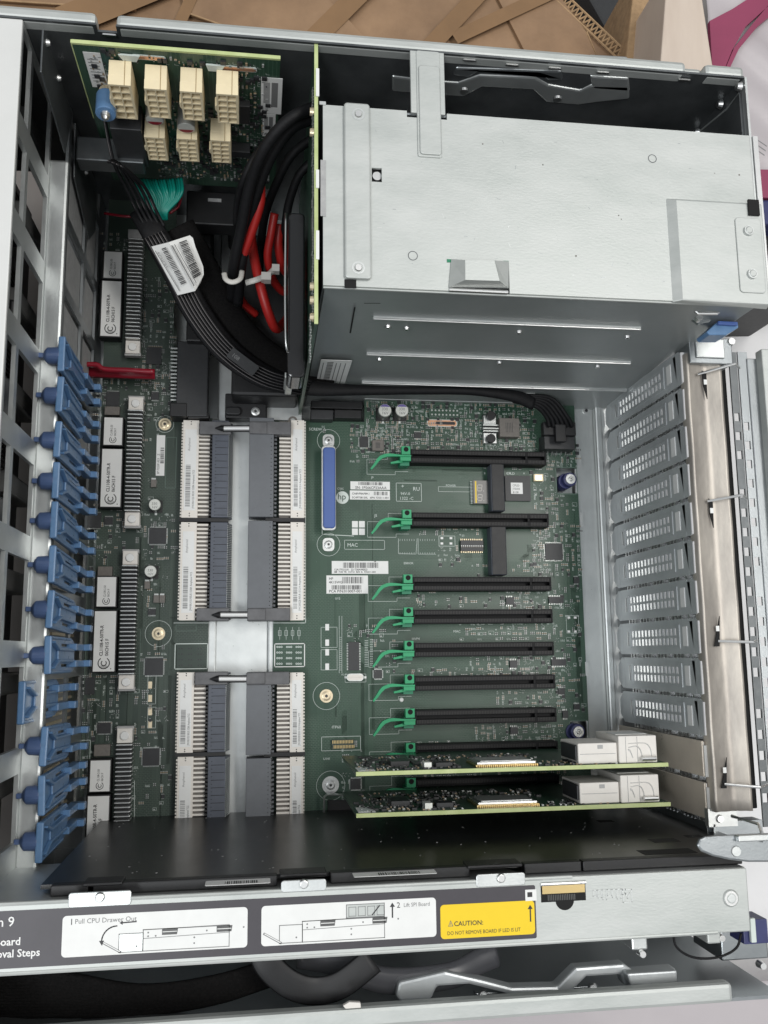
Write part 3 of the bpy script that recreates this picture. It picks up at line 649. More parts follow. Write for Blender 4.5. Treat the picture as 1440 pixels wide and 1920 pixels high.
for k in range(1, 10): dup(sc_, None, (0, -PITCH * k, 0), CN[k])

# ================================================================== power supply cage
ps = thing('power_supply_cage', 'large bare zinc power supply cage filling the upper right corner', 'power supply', (140, 215, FL))
YW = 165.0
def TX(u, v): return P(u, v, T).x
def TY(u, v): return P(u, v, T).y
xl, xr_ = P(606, 535, T).x, P(1425, 500, T).x
yt, ytb = YW + 5.6, 262.6
m = MB()
def hr(u0, v0, u1, v1): x0, x1, y0, y1 = RC(u0, v0, u1, v1, T); return (x0, x1, y0, y1)
hol = [hr(697, 315, 716, 341), hr(763, 210, 838, 222), hr(848, 490, 955, 560)]
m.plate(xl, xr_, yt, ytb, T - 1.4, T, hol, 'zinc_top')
m.build('top_plate', ps, bevel=.35)
m = MB(); m.box(xl, xr_, yt - .9, yt + .2, T - 2.6, T - 1.0, 'zinc_top'); m.build('folded_edge', ps, bevel=.5)
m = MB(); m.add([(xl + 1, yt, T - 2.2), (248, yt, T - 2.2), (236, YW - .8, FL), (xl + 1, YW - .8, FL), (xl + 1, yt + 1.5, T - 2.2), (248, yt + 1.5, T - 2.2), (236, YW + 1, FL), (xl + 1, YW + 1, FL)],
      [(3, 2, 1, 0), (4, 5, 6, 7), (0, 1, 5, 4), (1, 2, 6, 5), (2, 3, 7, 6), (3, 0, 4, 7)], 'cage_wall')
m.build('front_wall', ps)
MB().box(xl, xl + 1.2, 172, 262, 30, T - 1.5, 'zinc_shaded').build('side_wall', ps)
MB().box(xl, 249, 261.4, 262.5, 20, T - 1.5, 'zinc_wall').build('back_panel', ps)
# ribs of the wall
def ywall(z): return YW - .8 + (yt - YW + .8) * (z - FL) / (T - 2.2 - FL)
for k, (u0, v0, u1, v1) in enumerate([(700, 603, 1203, 622), (688, 661, 1180, 683), (680, 708, 1170, 731), (686, 722, 1000, 737)]):
    a, b = PY(u0, v0, ywall(0) + 2), PY(u1, v1, ywall(0) + 2); z = (a.z + b.z) / 2; y = ywall(z)
    m = MB(); m.box(a.x, b.x, y - 1.7, y + .2, z - 1.0, z + .35, 'zinc'); m.tube([(a.x + .5, y - 1.5, z + .2), (b.x - .5, y - 1.5, z + .2)], .55, 'steel', n=8, smooth=False); m.build('shelf_rib', ps, bevel=.25)
m = MB()
for u, v in [(727, 615), (973, 625), (1176, 634), (711, 671), (936, 677), (1120, 684), (698, 717), (900, 722), (762, 618)]:
    p = PY(u, v, YW + 3); y = ywall(p.z); m.M = Matrix(((1, 0, 0, p.x), (0, 0, -1, y), (0, 1, 0, p.z), (0, 0, 0, 1)))
    m.cyl(0, 0, 0, 1.3, 1.7, 'steel', 16, 1.3); m.cyl(0, 0, 1.3, 1.35, .8, 'ink', 12)
m.build('wall_screw', ps, split=True)
m = MB(); m.M = Matrix(((1, 0, 0, 0), (0, 0, -1, ywall(120) - .1), (0, 1, 0, 0), (0, 0, 0, 1)))
a, b, c, d = [PY(u, v, ywall(110)) for u, v in [(665, 577), (654, 640), (684, 569), (712, 569)]]
m.line([(a.x, a.z), (b.x, b.z)], .8, .15, 'cavity'); m.line([(c.x, c.z), (d.x, d.z)], .7, .15, 'cavity'); m.line([(b.x, b.z), (b.x + 5, b.z - 1.5)], .7, .15, 'steel'); m.build('cut_line', ps)
# printed label on the wall
a, b = PY(602, 668, ywall(70)), PY(645, 719, ywall(50)); m = MB(); y_ = ywall(90) - 2.2
m.M = Matrix(((1, 0, 0, a.x), (0, 0, -1, ywall(60) - 1.5), (0, 1, 0, b.z), (0, 0, 0, 1))); W_, H_ = b.x - a.x, a.z - b.z
m.prism(rrect(0, W_, 0, H_, .5), 0, .3, 'label_white')
for k in range(22): m.add([(W_ * .22, H_ * .06 + k * H_ * .04, .4), (W_ * .42, H_ * .06 + k * H_ * .04, .4), (W_ * .42, H_ * .06 + (k + .45 + .3 * (k % 3 == 0)) * H_ * .04, .4), (W_ * .22, H_ * .06 + (k + .45) * H_ * .04, .4)], [(0, 1, 2, 3)], 'ink')
for cx_ in (.1, .52, .66, .82): m.line([(W_ * cx_, H_ * .08), (W_ * cx_, H_ * .9)], .5, .4, 'ink_grey')
m.build('paper_label', ps)
# left bracket with two rivets
m = MB(); x0, x1, y0, y1 = RC(646, 193, 695, 522, T + 2); m.prism(rrect(x0, x1, y0, y1, 1.6), T, T + 2.2, 'zinc_top'); m.build('side_bracket', ps, bevel=.8)
m = MB()
for u, v in [(672, 214), (672, 502)]: p = P(u, v, T + 2.2); m.ring(p.x, p.y, T + 2.25, 2.4, 3.1, 'zinc', h=.05); m.cyl(p.x, p.y, T + 2.2, T + 2.9, 1.9, 'steel', 20, 1.5)
m.build('rivet', ps, split=True)
m = MB(); m.pb(646, 524, 668, 540, T, T + .3, 'cavity'); m.pb(697, 315, 714, 341, T - 3, T - 2.6, 'cavity'); m.pb(601, 300, 611, 405, T + .1, T + .4, 'plate_grey'); m.pb(599, 190, 611, 196, T + .1, T + .5, 'zinc')
m.build('cutout', ps, split=True)
m = MB(); p = P(704, 326, T); m.cyl(p.x + 1, p.y, T - 4, T - 1.8, 2.2, 'steel', 16); m.build('stud', ps)
# long strap from rim over the cage top
m = MB(); x0, x1, y0, y1 = RC(770, 96, 834, 212, T + .5); m.box(x0, x1, y0, y1, T - 1.5, T + .2, 'zinc_top')
x0b, x1b, y0b, y1b = RC(783, 200, 828, 294, T + .8); m.prism(rrect(x0b, x1b, y0b, y1, 1.2), T - 1, T + .7, 'zinc_top'); m.build('strap', ps, bevel=.3)
m = MB(); x0c, x1c, y0c, y1c = RC(786, 124, 826, 290, T + 1); m.prism(rrect(x0c, x1c, y0c, y1c, 1.6), T + .6, T + 1.5, 'zinc_top'); m.build('strap_emboss', ps, bevel=.4)
# round holes, flat discs whose dark ring paints the shaded edge
m = MB()
for u, v, r in [(1223, 297, 2.2), (774, 479, 2.3)]: p = P(u, v, T); m.ring(p.x, p.y, T, 0, r, 'zinc_top', h=.06); m.ring(p.x, p.y - .15, T, r - .3, r + .1, 'zinc_shaded', h=.1)
m.build('round_hole', ps, split=True)
m = MB(); rr = random.Random(9)
for u, v in [(1018, 309), (1160, 404), (1165, 411), (1386, 328), (1340, 325), (905, 270), (1080, 480)]: p = P(u, v, T); m.cyl(p.x, p.y, T, T + .1, rr.uniform(.25, .5), 'ferrite', 7)
m.build('rust_speck', ps, kind='stuff')
# lift tab
m = MB(); A = lambda u, v, z: tuple(P(u, v, z))
tb = [A(845, 488, T + 1), A(950, 490, T + 1), A(951, 541, T + 1), A(843, 539, T + 1)]
m.add([A(848, 487, T), A(873, 489, T + 6), A(925, 490, T + 6), A(951, 491, T), A(951, 540, T), A(935, 526, T + 6), A(873, 524, T + 6), A(843, 538, T)], [(0, 1, 6, 7), (1, 2, 5, 6), (2, 3, 4, 5), (7, 6, 5, 4)], 'zinc_top')
o = m.build('lift_tab', ps); sd_ = o.modifiers.new('thick', 'SOLIDIFY'); sd_.thickness = .0009
m = MB(); m.tube([P(842, 543, T), P(952, 548, T)], 1.0, 'steel', n=8, smooth=False); m.build('tab_edge', ps)
m = MB(); m.pb(838, 486, 850, 492, T, T + .2, 'latch_teal'); m.pb(944, 489, 954, 495, T, T + .2, 'latch_teal'); m.build('green_pad', ps, split=True)
# raised corner doubler plate
m = MB(); x0, x1, y0, y1 = RC(1264, 378, 1436, 566, T + 3); 
m.add([(x0 + 3, y0, T + 3), (x1, y0, T + 3), (x1, y1, T + 3), (x0 + 3, y1, T + 3), (x0 - 1, y0, T), (x1, y0 - 1.5, T), (x1, y1 + 1.5, T), (x0 - 1, y1 + 1.5, T)],
      [(0, 1, 2, 3), (4, 0, 3, 7), (5, 1, 0, 4), (6, 2, 1, 5), (7, 3, 2, 6)], 'zinc_top'); m.build('corner_plate', ps, bevel=.7)
m = MB(); x0, x1, y0, y1 = RC(1384, 408, 1432, 548, T + 4); m.prism(rrect(x0, x1, y0, y1, 2), T + 3, T + 3.7, 'zinc_top'); m.build('rivet_plate', ps, bevel=.3)
m = MB()
for u, v in [(1403, 433), (1410, 514)]: p = P(u, v, T + 4); m.cyl(p.x, p.y, T + 3.6, T + 5, 2.7, 'zinc', 22, 2.4); m.cyl(p.x, p.y, T + 5, T + 5.4, 2.0, 'zinc_top', 22, 1.5)
m.build('rivet', ps, split=True)
m = MB(); m.pb(1404, 374, 1424, 403, T + 3.1, T + 4.2, 'cavity'); m.build('cutout', ps)
# spring clip and blue release lever under the corner plate
m = MB(); pl = [(1272, 580), (1290, 571), (1308, 588), (1344, 588), (1364, 571), (1372, 570)]; m.tube([P(u, v, 158) for u, v in pl], .9, 'steel', n=8, smooth=False)
m.prism([tuple(P(u, v, 150)[:2]) for u, v in [(1280, 582), (1288, 574), (1306, 590), (1342, 592), (1330, 604), (1312, 606)]], 147, 149, 'zinc_wall'); p = P(1312, 594, 152); m.cyl(p.x, p.y, 149, 152, 2.0, 'steel', 16); m.build('spring_clip', ps)
m = MB(); m.prism([tuple(P(u, v, 150)[:2]) for u, v in [(1325, 622), (1348, 601), (1384, 604), (1385, 614), (1362, 628), (1330, 628)]], 138, 150, 'blue_plastic'); m.prism([tuple(P(u, v, 152)[:2]) for u, v in [(1347, 601), (1384, 603), (1384, 610), (1347, 608)]], 150, 152, 'blue_handle')
tag(m.build('release_lever', bevel=.5), 'small blue plastic release lever under the corner of the power supply cage', 'lever')
# block of sheet metal joining cage and slot frame
m = MB(); m.box(236.6, 262, 157, 172, 100, 118, 'zinc_wall'); m.box(240, 257, 160, 171, 118.1, 119.2, 'zinc'); m.build('corner_block', ch, bevel=.8)
m = MB()
for u, v in [(1340, 632), (1372, 640)]: p = P(u, v, 119); m.cyl(p.x, p.y, 116, 119.4, 2.4, 'steel', 16, 1.9)
m.build('rivet', ch, split=True)

# ================================================================== upright middle board seen edge on
mb_ = thing('backplane_board', 'upright green board seen edge on, left of the power supply cage', 'circuit board', (28, 230, 20))
m = MB(); xm = P(597, 95, T).x - 1.0
m.box(xm - .9, xm + .9, 152, 296.5, 6, T - 2, 'pcb'); m.box(xm - .9, xm + .9, 152.0, 296.5, T - 2, T - 1.2, 'pcb_edge'); m.build('board', mb_)
m = MB(); rr = random.Random(3); vs_ = [165 + i * 5.6 for i in range(92)]
for v in vs_:
    p = P(587 if v < 590 else 582, v, T - 6); 
    m.cyl(p.x + rr.uniform(-.2, .3), p.y, T - 9, T - 5.5, .62, 'solder', 8, .2)
m.M = None; m.build('solder_joints', mb_, kind='stuff')
m = MB()
for v in (205, 244, 534, 560, 592):
    p = P(583, v, T - 5); m.frame((p.x + 2.6, p.y, T - 7), (0, 0, 1), (0, 1, 0)); m.cyl(0, 0, 0, 3.0, 2.3, 'brass', 16, 1.9)
m.build('screw', mb_, split=True)
m = MB()
for v0, v1 in [(128, 180), (318, 352), (432, 486)]: m.pb(592.5, v0, 598.5, v1, T - 1.2, T - .6, 'label_white')
m.build('edge_marking', mb_, split=True)
# black glossy air duct beside it
dt = thing('black_duct', 'glossy black plastic duct with a thin bright rim beside the red cables', 'duct', (18, 195, 0))
m = MB(); x0, x1, y0, y1 = RC(540, 395, 572, 705, 120); m.prism(rrect(x0, x1, y0, y1, 2.5), 96, 118, 'black_gloss'); m.build('duct', dt, bevel=1)
m = MB(); m.tube([P(536, 400, 121), P(535, 500, 121), P(535, 590, 121), P(537, 650, 120), P(545, 668, 112), P(551, 705, 100)], .7, 'steel', n=8); m.build('rim', dt, smooth=True)
m = MB(); x0, x1, y0, y1 = RC(563, 560, 577, 715, 60); m.box(x0, x1, y0 + 4, y1, 56, 60, 'guide_grey'); m.build('side_rail', dt, bevel=.6)
m = MB(); m.pb(534, 698, 550, 708, 60, 84, 'solder'); m.pb(536, 711, 549, 717, 60, 84, 'solder'); m.build('metal_clip', dt, bevel=.4)

# ================================================================== board helpers
def txtframe(o, up=False):
    m = MB()
    if up: m.frame(o, (0, 1, 0), (-1, 0, 0))
    else: m.frame(o, (1, 0, 0), (0, 1, 0))
    return m
def smd(mb, u0, v0, u1, v1, dens, seed, cell=4.2, silk='silk', z=0.):
    x0, x1, y0, y1 = RC(u0, v0, u1, v1, z); r = random.Random(seed); y = y0
    while y < y1 - 1:
        x = x0
        while x < x1 - 1:
            if r.random() > dens: x += cell; continue
            k = r.random(); cx_, cy_ = x + r.uniform(0, .8), y + r.uniform(0, .6)
            if k < .42:
                vert = r.random() < .6; n = r.randint(2, 4); pit = 1.15; bm_ = r.choice(('smd_tan', 'smd_black', 'smd_tan', 'chip_grey'))
                for i in range(n):
                    a, b = (cx_ + i * pit, cy_) if vert else (cx_, cy_ + i * pit * .85)
                    w_, h_ = (.55, 1.25) if vert else (1.25, .55)
                    mb.box(a, a + w_, b, b + h_, z, z + .42, bm_)
                    if vert: mb.box(a - .02, a + w_ + .02, b - .12, b + .28, z, z + .46, 'smd_end'); mb.box(a - .02, a + w_ + .02, b + h_ - .28, b + h_ + .12, z, z + .46, 'smd_end')
                    else: mb.box(a - .12, a + .28, b - .02, b + h_ + .02, z, z + .46, 'smd_end'); mb.box(a + w_ - .28, a + w_ + .12, b - .02, b + h_ + .02, z, z + .46, 'smd_end')
            elif k < .52:
                s_ = r.uniform(1.4, 2.4); mb.box(cx_ + .5, cx_ + .5 + s_, cy_, cy_ + s_, z, z + .8, 'chip')
                for i in range(int(s_ / .6)): mb.box(cx_ + .6 + i * .62, cx_ + .85 + i * .62, cy_ - .5, cy_ + s_ + .5, z, z + .25, 'smd_end')
            elif k < .80:
                nn = r.randint(2, 6); vert = r.random() < .5; q_ = 0
                for i in range(nn):   # silkscreen scribble
                    wd = r.choice((.14, .18, .2)); hh = r.uniform(.7, 1.3)
                    if vert: mb.line([(cx_ + q_, cy_), (cx_ + q_, cy_ + hh)], wd, z + .05, silk)
                    else: mb.line([(cx_, cy_ + q_), (cx_ + hh, cy_ + q_)], wd, z + .05, silk)
                    if r.random() < .5: mb.line([(cx_ + (q_ if vert else 0), cy_ + (0 if vert else q_)), (cx_ + (q_ + .4 if vert else .5), cy_ + (0 if vert else q_ + .4))], wd, z + .05, silk)
                    q_ += r.uniform(.42, .7)
            elif k < .9:
                mb.rect(cx_, cx_ + r.uniform(1.5, 3.4), cy_, cy_ + r.uniform(1.2, 2.6), z + .05, .13, silk)
                mb.box(cx_ + .4, cx_ + 1.3, cy_ + .3, cy_ + .9, z, z + .4, 'smd_end')
            else:
                for i in range(r.randint(3, 9)): mb.cyl(cx_ + r.uniform(0, 3.4), cy_ + r.uniform(0, 3), z, z + .05, .2, 'smd_end', 6)
            x += cell
        y += cell * .82
    return mb
def traces(mb, u0, v0, u1, v1, n, seed, m_='trace', horiz=False, z=0.03):
    x0, x1, y0, y1 = RC(u0, v0, u1, v1, 0); r = random.Random(seed); k = 0
    while k < n:
        g_ = r.randint(3, 9); L_ = r.uniform(.3, .9)
        if horiz: a, b = r.uniform(y0, y1), r.uniform(x0, x1 - (x1 - x0) * L_)
        else: a, b = r.uniform(x0, x1), r.uniform(y0, y1 - (y1 - y0) * L_)
        ln = ((x1 - x0) if horiz else (y1 - y0)) * L_; j = r.uniform(-5, 5); br = r.uniform(.3, .7)
        for i in range(g_):
            o_ = a + i * .55; pts = [(o_, b), (o_, b + ln * br), (o_ + j, b + ln * br + abs(j)), (o_ + j, b + ln)]
            if abs(j) + ln * br > ln: continue
            if horiz: pts = [(q_, p_) for p_, q_ in pts]
            pts = [(min(max(p_[0], x0), x1), min(max(p_[1], y0), y1)) for p_ in pts]
            mb.line(pts, .2, z, m_)
        k += g_
    return mb
mat('trace', (.045, .095, .062), .36)
mat('trace_left', (.060, .085, .066), .36)
def chip_q(mb, u0, v0, u1, v1, h=1.2, pins=True, m_='chip', z=0):
    x0, x1, y0, y1 = RC(u0, v0, u1, v1, z); mb.box(x0, x1, y0, y1, z + .1, z + h, m_)
    if pins:
        n = int((x1 - x0) / .62)
        for i in range(n): mb.box(x0 + .3 + i * .62, x0 + .58 + i * .62, y0 - .8, y1 + .8, z, z + .3, 'solder')
        if pins == 'quad':
            n = int((y1 - y0) / .62)
            for i in range(n): mb.box(x0 - .8, x1 + .8, y0 + .3 + i * .62, y0 + .58 + i * .62, z, z + .3, 'solder')
    mb.cyl(x0 + .9, y1 - .9, z + h, z + h + .03, .3, 'chip_grey', 8)
def soic(mb, u0, v0, u1, v1, h=1.5, vert=False):
    x0, x1, y0, y1 = RC(u0, v0, u1, v1, 0); mb.box(x0, x1, y0, y1, .15, h, 'chip')
    if vert:
        n = int((y1 - y0) / 1.0)
        for i in range(n): mb.box(x0 - 1, x1 + 1, y0 + .3 + i * 1.0, y0 + .7 + i * 1.0, 0, .5, 'solder')
    else:
        n = int((x1 - x0) / 1.15)
        for i in range(n): mb.box(x0 + .35 + i * 1.15, x0 + .8 + i * 1.15, y0 - 1, y1 + 1, 0, .5, 'solder')
def elcap(parent, u, v, r, h, mark='cap_purple', nm='capacitor'):
    p = P(u, v, h); m = MB(); m.box(p.x - r - .3, p.x + r + .3, p.y - r - .3, p.y + r + .3, 0, .8, 'smd_black'); m.box(p.x - .7, p.x + .7, p.y - r - 1.8, p.y - r, 0, .6, 'solder')
    m.cyl(p.x, p.y, .8, h - .8, r, 'cap_side', 28); m.cyl(p.x, p.y, h - .8, h, r, 'cap_top', 28, r * .93); 
    if mark: m.add([(p.x + r * .9 * math.cos(math.radians(a)), p.y + r * .9 * math.sin(math.radians(a)), h + .05) for a in range(35, 146, 10)], [tuple(range(12))], mark)
    m.text('330\n16V', p.x - r * .5, p.y - r * .05, r * .62, 'ink_grey', h + .08)
    o = m.build(nm, parent); return o

# ================================================================== main expansion board
eb = thing('expansion_board', 'large dark green circuit board with black card slots and green latches', 'circuit board', (130, 20, 0))
x0 = P(512, 1200).x; x1 = P(1091, 1100).x + .4; ytop = P(850, 754).y; ybot = -96.5
xc = P(683, 770).x; yc = P(600, 789).y
c1 = RC(1044, 878, 1100, 925); c2 = RC(1070, 1352, 1120, 1394)
m = MB(); m.plate(x0, x1, ybot, ytop, -1.6, 0, [(x0 - 1, xc, yc, ytop + 1), c1, c2], 'pcb'); m.build('board', eb)
m = MB()
for c in (c1, c2): m.rect(c[0] - .5, x1 - .3, c[2] - .5, c[3] + .5, .06, .45, 'silk_dim')
m.build('cutout_outline', eb, split=True)
# conductor traces
m = MB()
traces(m, 580, 900, 700, 1500, 60, 1); traces(m, 700, 1110, 1040, 1400, 60, 2, horiz=True); traces(m, 700, 880, 1000, 1070, 50, 3, horiz=True); traces(m, 1040, 930, 1085, 1340, 50, 4); traces(m, 590, 1310, 700, 1500, 40, 5); traces(m, 860, 1000, 1010, 1080, 40, 6)
m.build('traces', eb, kind='stuff')
# silkscreen drawings
m = MB(); K = 'silk'
def SL(pts, wd=.22, mm=K): m.line([P(u, v)[:2] for u, v in pts], wd, .06, mm)
def SR(u0, v0, u1, v1, wd=.22, mm=K): a, b, c, d = RC(u0, v0, u1, v1); m.rect(a, b, c, d, .06, wd, mm)
SR(646, 1013, 721, 1030); SR(743, 906, 790, 940, .28)
SL([(604, 988), (604, 1002), (663, 1005)], .4)
for i in range(2):
    for j in range(2): a, b, c, d = RC(660 + i * 13, 977 + j * 14, 671 + i * 13, 989 + j * 14); m.add([(a, c, .06), (b, c, .06), (b, d, .06), (a, d, .06)], [(0, 1, 2, 3)], 'label_white')
SL([(747, 1010), (747, 1038), (780, 1039), (782, 1010)]); SL([(784, 1010), (784, 1039), (817, 1039)]); 
for k in range(7): 
    for (ua, va) in ((750, 1011), (750, 1036), (788, 1011), (788, 1036)): SL([(ua + k * 4.4, va), (ua + k * 4.4, va + 3)], .2)
SR(602, 1176, 632, 1214, .2); SR(602, 1218, 632, 1256, .2)
SR(603, 1381, 676, 1407, .25); SR(647, 1264, 686, 1279, .2); SR(720, 1028, 722, 1029)
SL([(636, 1155), (636, 1262)], .2); SL([(641, 1155), (641, 1262)], .2)
for k in range(18): SL([(636, 1195 + k * 3.6), (641, 1195 + k * 3.6)], .18)
for k in range(16): SL([(684, 1201 + k * 3.2), (690, 1201 + k * 3.2)], .25); SL([(694, 1199 + k * 3.2), (699, 1199 + k * 3.2)], .25)
SR(822, 913, 882, 922, .2); SR(823, 1005, 853, 1024, .25); SR(1062, 1154, 1085, 1187, .2)
for u, v in [(828, 1009), (845, 1009), (828, 1019), (845, 1019), (1066, 1158), (1078, 1158), (1066, 1184), (1078, 1184)]: a, b, c, d = RC(u - 2, v - 2, u + 3, v + 2); m.box(a, b, c, d, 0, .12, 'label_white')
for u, v, r in [(616, 826, 7.4), (616, 1021, 7.4), (612, 1305, 8.4), (620, 1473, 8.8)]: p = P(u, v); m.ring(p.x, p.y, 0, r - .2, r, K, 40, .06)
slots_y = [124.6 - 20.58 * k for k in (0, 2, 4, 5, 6, 7, 8, 9, 10)]
for y in slots_y:
    v_ = 0; a = P(690, 1100).x; b = P(744, 1100).x; c_ = P(768, 1100).x
    m.line([(a, y + .5), (a, y - 9.6), (b, y - 9.6), (b, y - 7.4), (c_, y - 7.4)], .2, .06, K); m.line([(a, y + .5), (b - 5, y + .5), (b - 5, y + 6), (c_ - 1, y + 6)], .18, .06, K)
m.build('silkscreen', eb, kind='stuff')
# printed writing on the board
m = MB(); m.M = None
def TXB(s, u, v, size, mm='silk', sx=1.): p = P(u, v); m.text(s, p.x, p.y, size, mm, .07, sx=sx)
TXB('SCREW A', 579, 807, 2.6); TXB('MAC', 651, 1025, 3.2); TXB('C7JIC', 632, 918, 1.8)
TXB('RU', 774, 920, 3.6); TXB('94V-0', 751, 928, 2.6); TXB('1322 -C', 749, 937, 2.8); TXB('+', 752, 915, 3.6)
TXB('J9', 696, 897, 2.0); TXB('J5', 702, 969, 2.4); TXB('POWER', 836, 912, 1.9); TXB('U12', 628, 1124, 2); TXB('Auto', 847, 1119, 2.6, 'silk_dim'); TXB('HVP4', 772, 1200, 2.2); TXB('MAC', 850, 1186, 2.2)
TXB('ITP60', 622, 1366, 2.4); TXB('U141', 606, 1425, 2); TXB('J33', 1019, 1083, 2); TXB('CPLD', 949, 890, 2.4); TXB('S3', 866, 1006, 1.8); TXB('ERROR', 757, 1058, 2.0); TXB('J12', 772, 1288, 1.8); TXB('(C) COPYRIGHT', 640, 1266, 1.3)
m.build('printed_text', eb)
m = MB(); p = P(642, 933); m.cyl(p.x, p.y, 0, .06, 4.1, 'silk', 32); m.text('hp', p.x - 3.2, p.y - 1.2, 5.6, 'pcb', .10, bold=.05); m.build('round_logo', eb)
# tiny surface parts, nobody could count them
m = MB()
for k, (u0, v0, u1, v1, d) in enumerate([(686, 757, 1000, 850, .97), (656, 800, 748, 850, .9), (656, 850, 700, 868, .6), (895, 868, 1035, 890, .6), (1000, 885, 1040, 965, .85), (1024, 830, 1080, 876, .95), (760, 992, 900, 1004, .6), (996, 985, 1085, 1080, .8),
        (1040, 925, 1082, 985, .5), (820, 1025, 862, 1062, .7), (860, 1050, 1000, 1082, .25), (770, 1108, 1030, 1140, .35), (940, 1105, 1060, 1142, .8), (860, 1168, 1060, 1200, .7), (880, 1232, 1062, 1266, .85), (760, 1248, 1000, 1268, .6), (930, 1290, 1062, 1330, .75),
        (890, 1355, 1060, 1395, .85), (780, 1385, 1040, 1402, .6), (1040, 1090, 1092, 1345, .55), (650, 1168, 700, 1205, .5), (640, 1395, 690, 1430, .6), (640, 1455, 690, 1500, .7), (700, 1180, 740, 1262, .4), (760, 1440, 1060, 1475, .8), (604, 800, 612, 812, 1), (700, 1052, 760, 1072, .2), (1000, 985, 1025, 1075, .7), (780, 1120, 940, 1136, .3)]):
    smd(m, u0, v0, u1, v1, d, 100 + k, 3.3 if k < 2 or k == 5 else 3.9)
m.build('surface_components', eb, kind='stuff')
# card slots with latches: one built, the rest copied
sl = MB(); xs0, xs1, y = 97.0, 187.6, slots_y[0]
y += .7; sl.box(xs0, xs1, y - 4.4, y + 4.4, 0, 6.4, 'slot_black'); sl.box(xs0, xs1, y + 1.1, y + 4.4, 6.4, 11, 'slot_black'); sl.box(xs0, xs1, y - 4.4, y - 1.1, 6.4, 11, 'slot_black'); sl.box(xs0, xs0 + 1.4, y - 1.1, y + 1.1, 6.4, 11, 'slot_black'); sl.box(xs1 - 1.2, xs1, y - 1.1, y + 1.1, 6.4, 11, 'slot_black')
sl.box(173.4, 174.8, y - 1.1, y + 1.1, 6.4, 11, 'slot_black')
slot = sl.build('card_slot', eb, bevel=.15); slot['label'] = 'black card slot'
m = MB()
for i in range(88):
    x = xs0 + 1.6 + i
    if abs(x - 174.1) < .8: continue
    for s_ in (1, -1):
        m.box(x, x + .36, y + s_ * 1.5, y + s_ * 3.5, 11, 11.03, 'slot_pin')
m.build('contacts', slot, kind='stuff')
la = MB()
yy = y - .7
la.box(91.0, 96.6, yy + 1.0, yy + 6.4, 8.5, 13.5, 'latch_green'); la.box(90.4, 96.4, yy - 5.6, yy + 1.0, 1, 10, 'latch_teal'); la.box(90, 96.8, yy - 3.2, yy - .4, 9, 14, 'latch_green')
la.cyl(93.9, yy + 4.4, 13.5, 13.56, 1.6, 'cavity', 18)
lev = [(96.8, yy + .4), (88, yy - .1), (82.5, yy - .3), (79, yy - 1.2), (76.5, yy - 2.7), (74.5, yy - 5.2), (72.6, yy - 7.2)]
top = lev; bot = [(72.0, yy - 8.4), (70.9, yy - 8.0)]
poly = [(96.8, yy + .6), (86, yy + .5), (81.5, yy + .3), (78.2, yy - .9), (76, yy - 2.9), (74, yy - 5.6), (71.3, yy - 8.4), (70.6, yy - 7.6), (72.6, yy - 4.8), (74.6, yy - 1.6), (76.6, yy + .6), (80, yy + 2.0), (82.6, yy + 2.3), (85.5, yy + 2.1), (90, yy + 1.6), (96.8, yy + 1.5)]
poly = [(a, b - 1.2) for a, b in poly]
la.prism(poly, 12.5, 15.2, 'latch_green'); la.prism([(92, yy - 3.8), (84.4, yy - 4.9), (84.0, yy - 3.8), (91, yy - 2.2)], 9, 12, 'latch_green')
la.build('retention_latch', slot, bevel=.25)
for k in range(1, 9):
    c = dup(slot, eb, (0, slots_y[k] - slots_y[0], 0))
# electrolytic capacitors, header, choke group
for u, v in ((722, 769), (754, 769)): elcap(eb, u, v, 4.3, 11.5)
m = MB(); m.pb(804, 767, 861, 781, 0, 1.6, 'pcb')
a, b, c, d = RC(806, 767, 860, 781, 1.6)
for i in range(8):
    for j in range(2): m.cyl(a + 1.4 + i * (b - a - 2.4) / 7, c + 1.2 + j * (d - c - 2.2), 1.6, 1.72, .62, 'solder', 10)
m.rect(a, b, c, d, 1.68, .2, 'silk_dim'); m.build('pin_header', eb)
m = MB(); a, b, c, d = RC(802, 788, 856, 799); m.prism(rrect(a - .5, b + .5, c - .4, d + .4, 1.9), 0, .08, 'silk'); m.prism(rrect(a, b, c, d, 1.6), 0, .14, 'copper'); m.prism(rrect(a + 5.5, b - 1, c + 1, d - 1, .7), 0, .2, 'ink'); m.build('copper_slot', eb)
m = MB(); m.pb(905, 778, 931, 832, 0, 1.2, 'chip'); m.pb(907, 779, 930, 795, 1.2, 4.5, 'tin'); m.pb(907, 812, 931, 831, 1.2, 4.5, 'tin')
for v in (797, 803, 808): m.pb(906, v - 1.6, 935, v + 1.4, 2, 3.4 + (v == 803), 'solder')
p = P(921, 779, 7); m.cyl(p.x, p.y, 4.5, 7.5, 3.0, 'black_plastic', 24); p = P(921, 822, 7); m.cyl(p.x, p.y, 4.5, 7.5, 3.0, 'black_plastic', 24); m.build('jumper_terminals', eb, bevel=.2)
for (u0, v0, u1, v1, h) in [(937, 784, 974, 819, 6), (698, 825, 720, 845, 3.5)]:
    m = MB(); m.pb(u0, v0, u1, v1, 0, h, 'ferrite'); a, b, c, d = RC(u0, v0, u1, v1, h)
    for k in range(5): m.line([(a + (b - a) * (.32 + .08 * k), c + (d - c) * .25), (a + (b - a) * (.32 + .08 * k), c + (d - c) * .75)], .3, h + .03, 'chip')
    m.build('inductor', eb, bevel=.3)
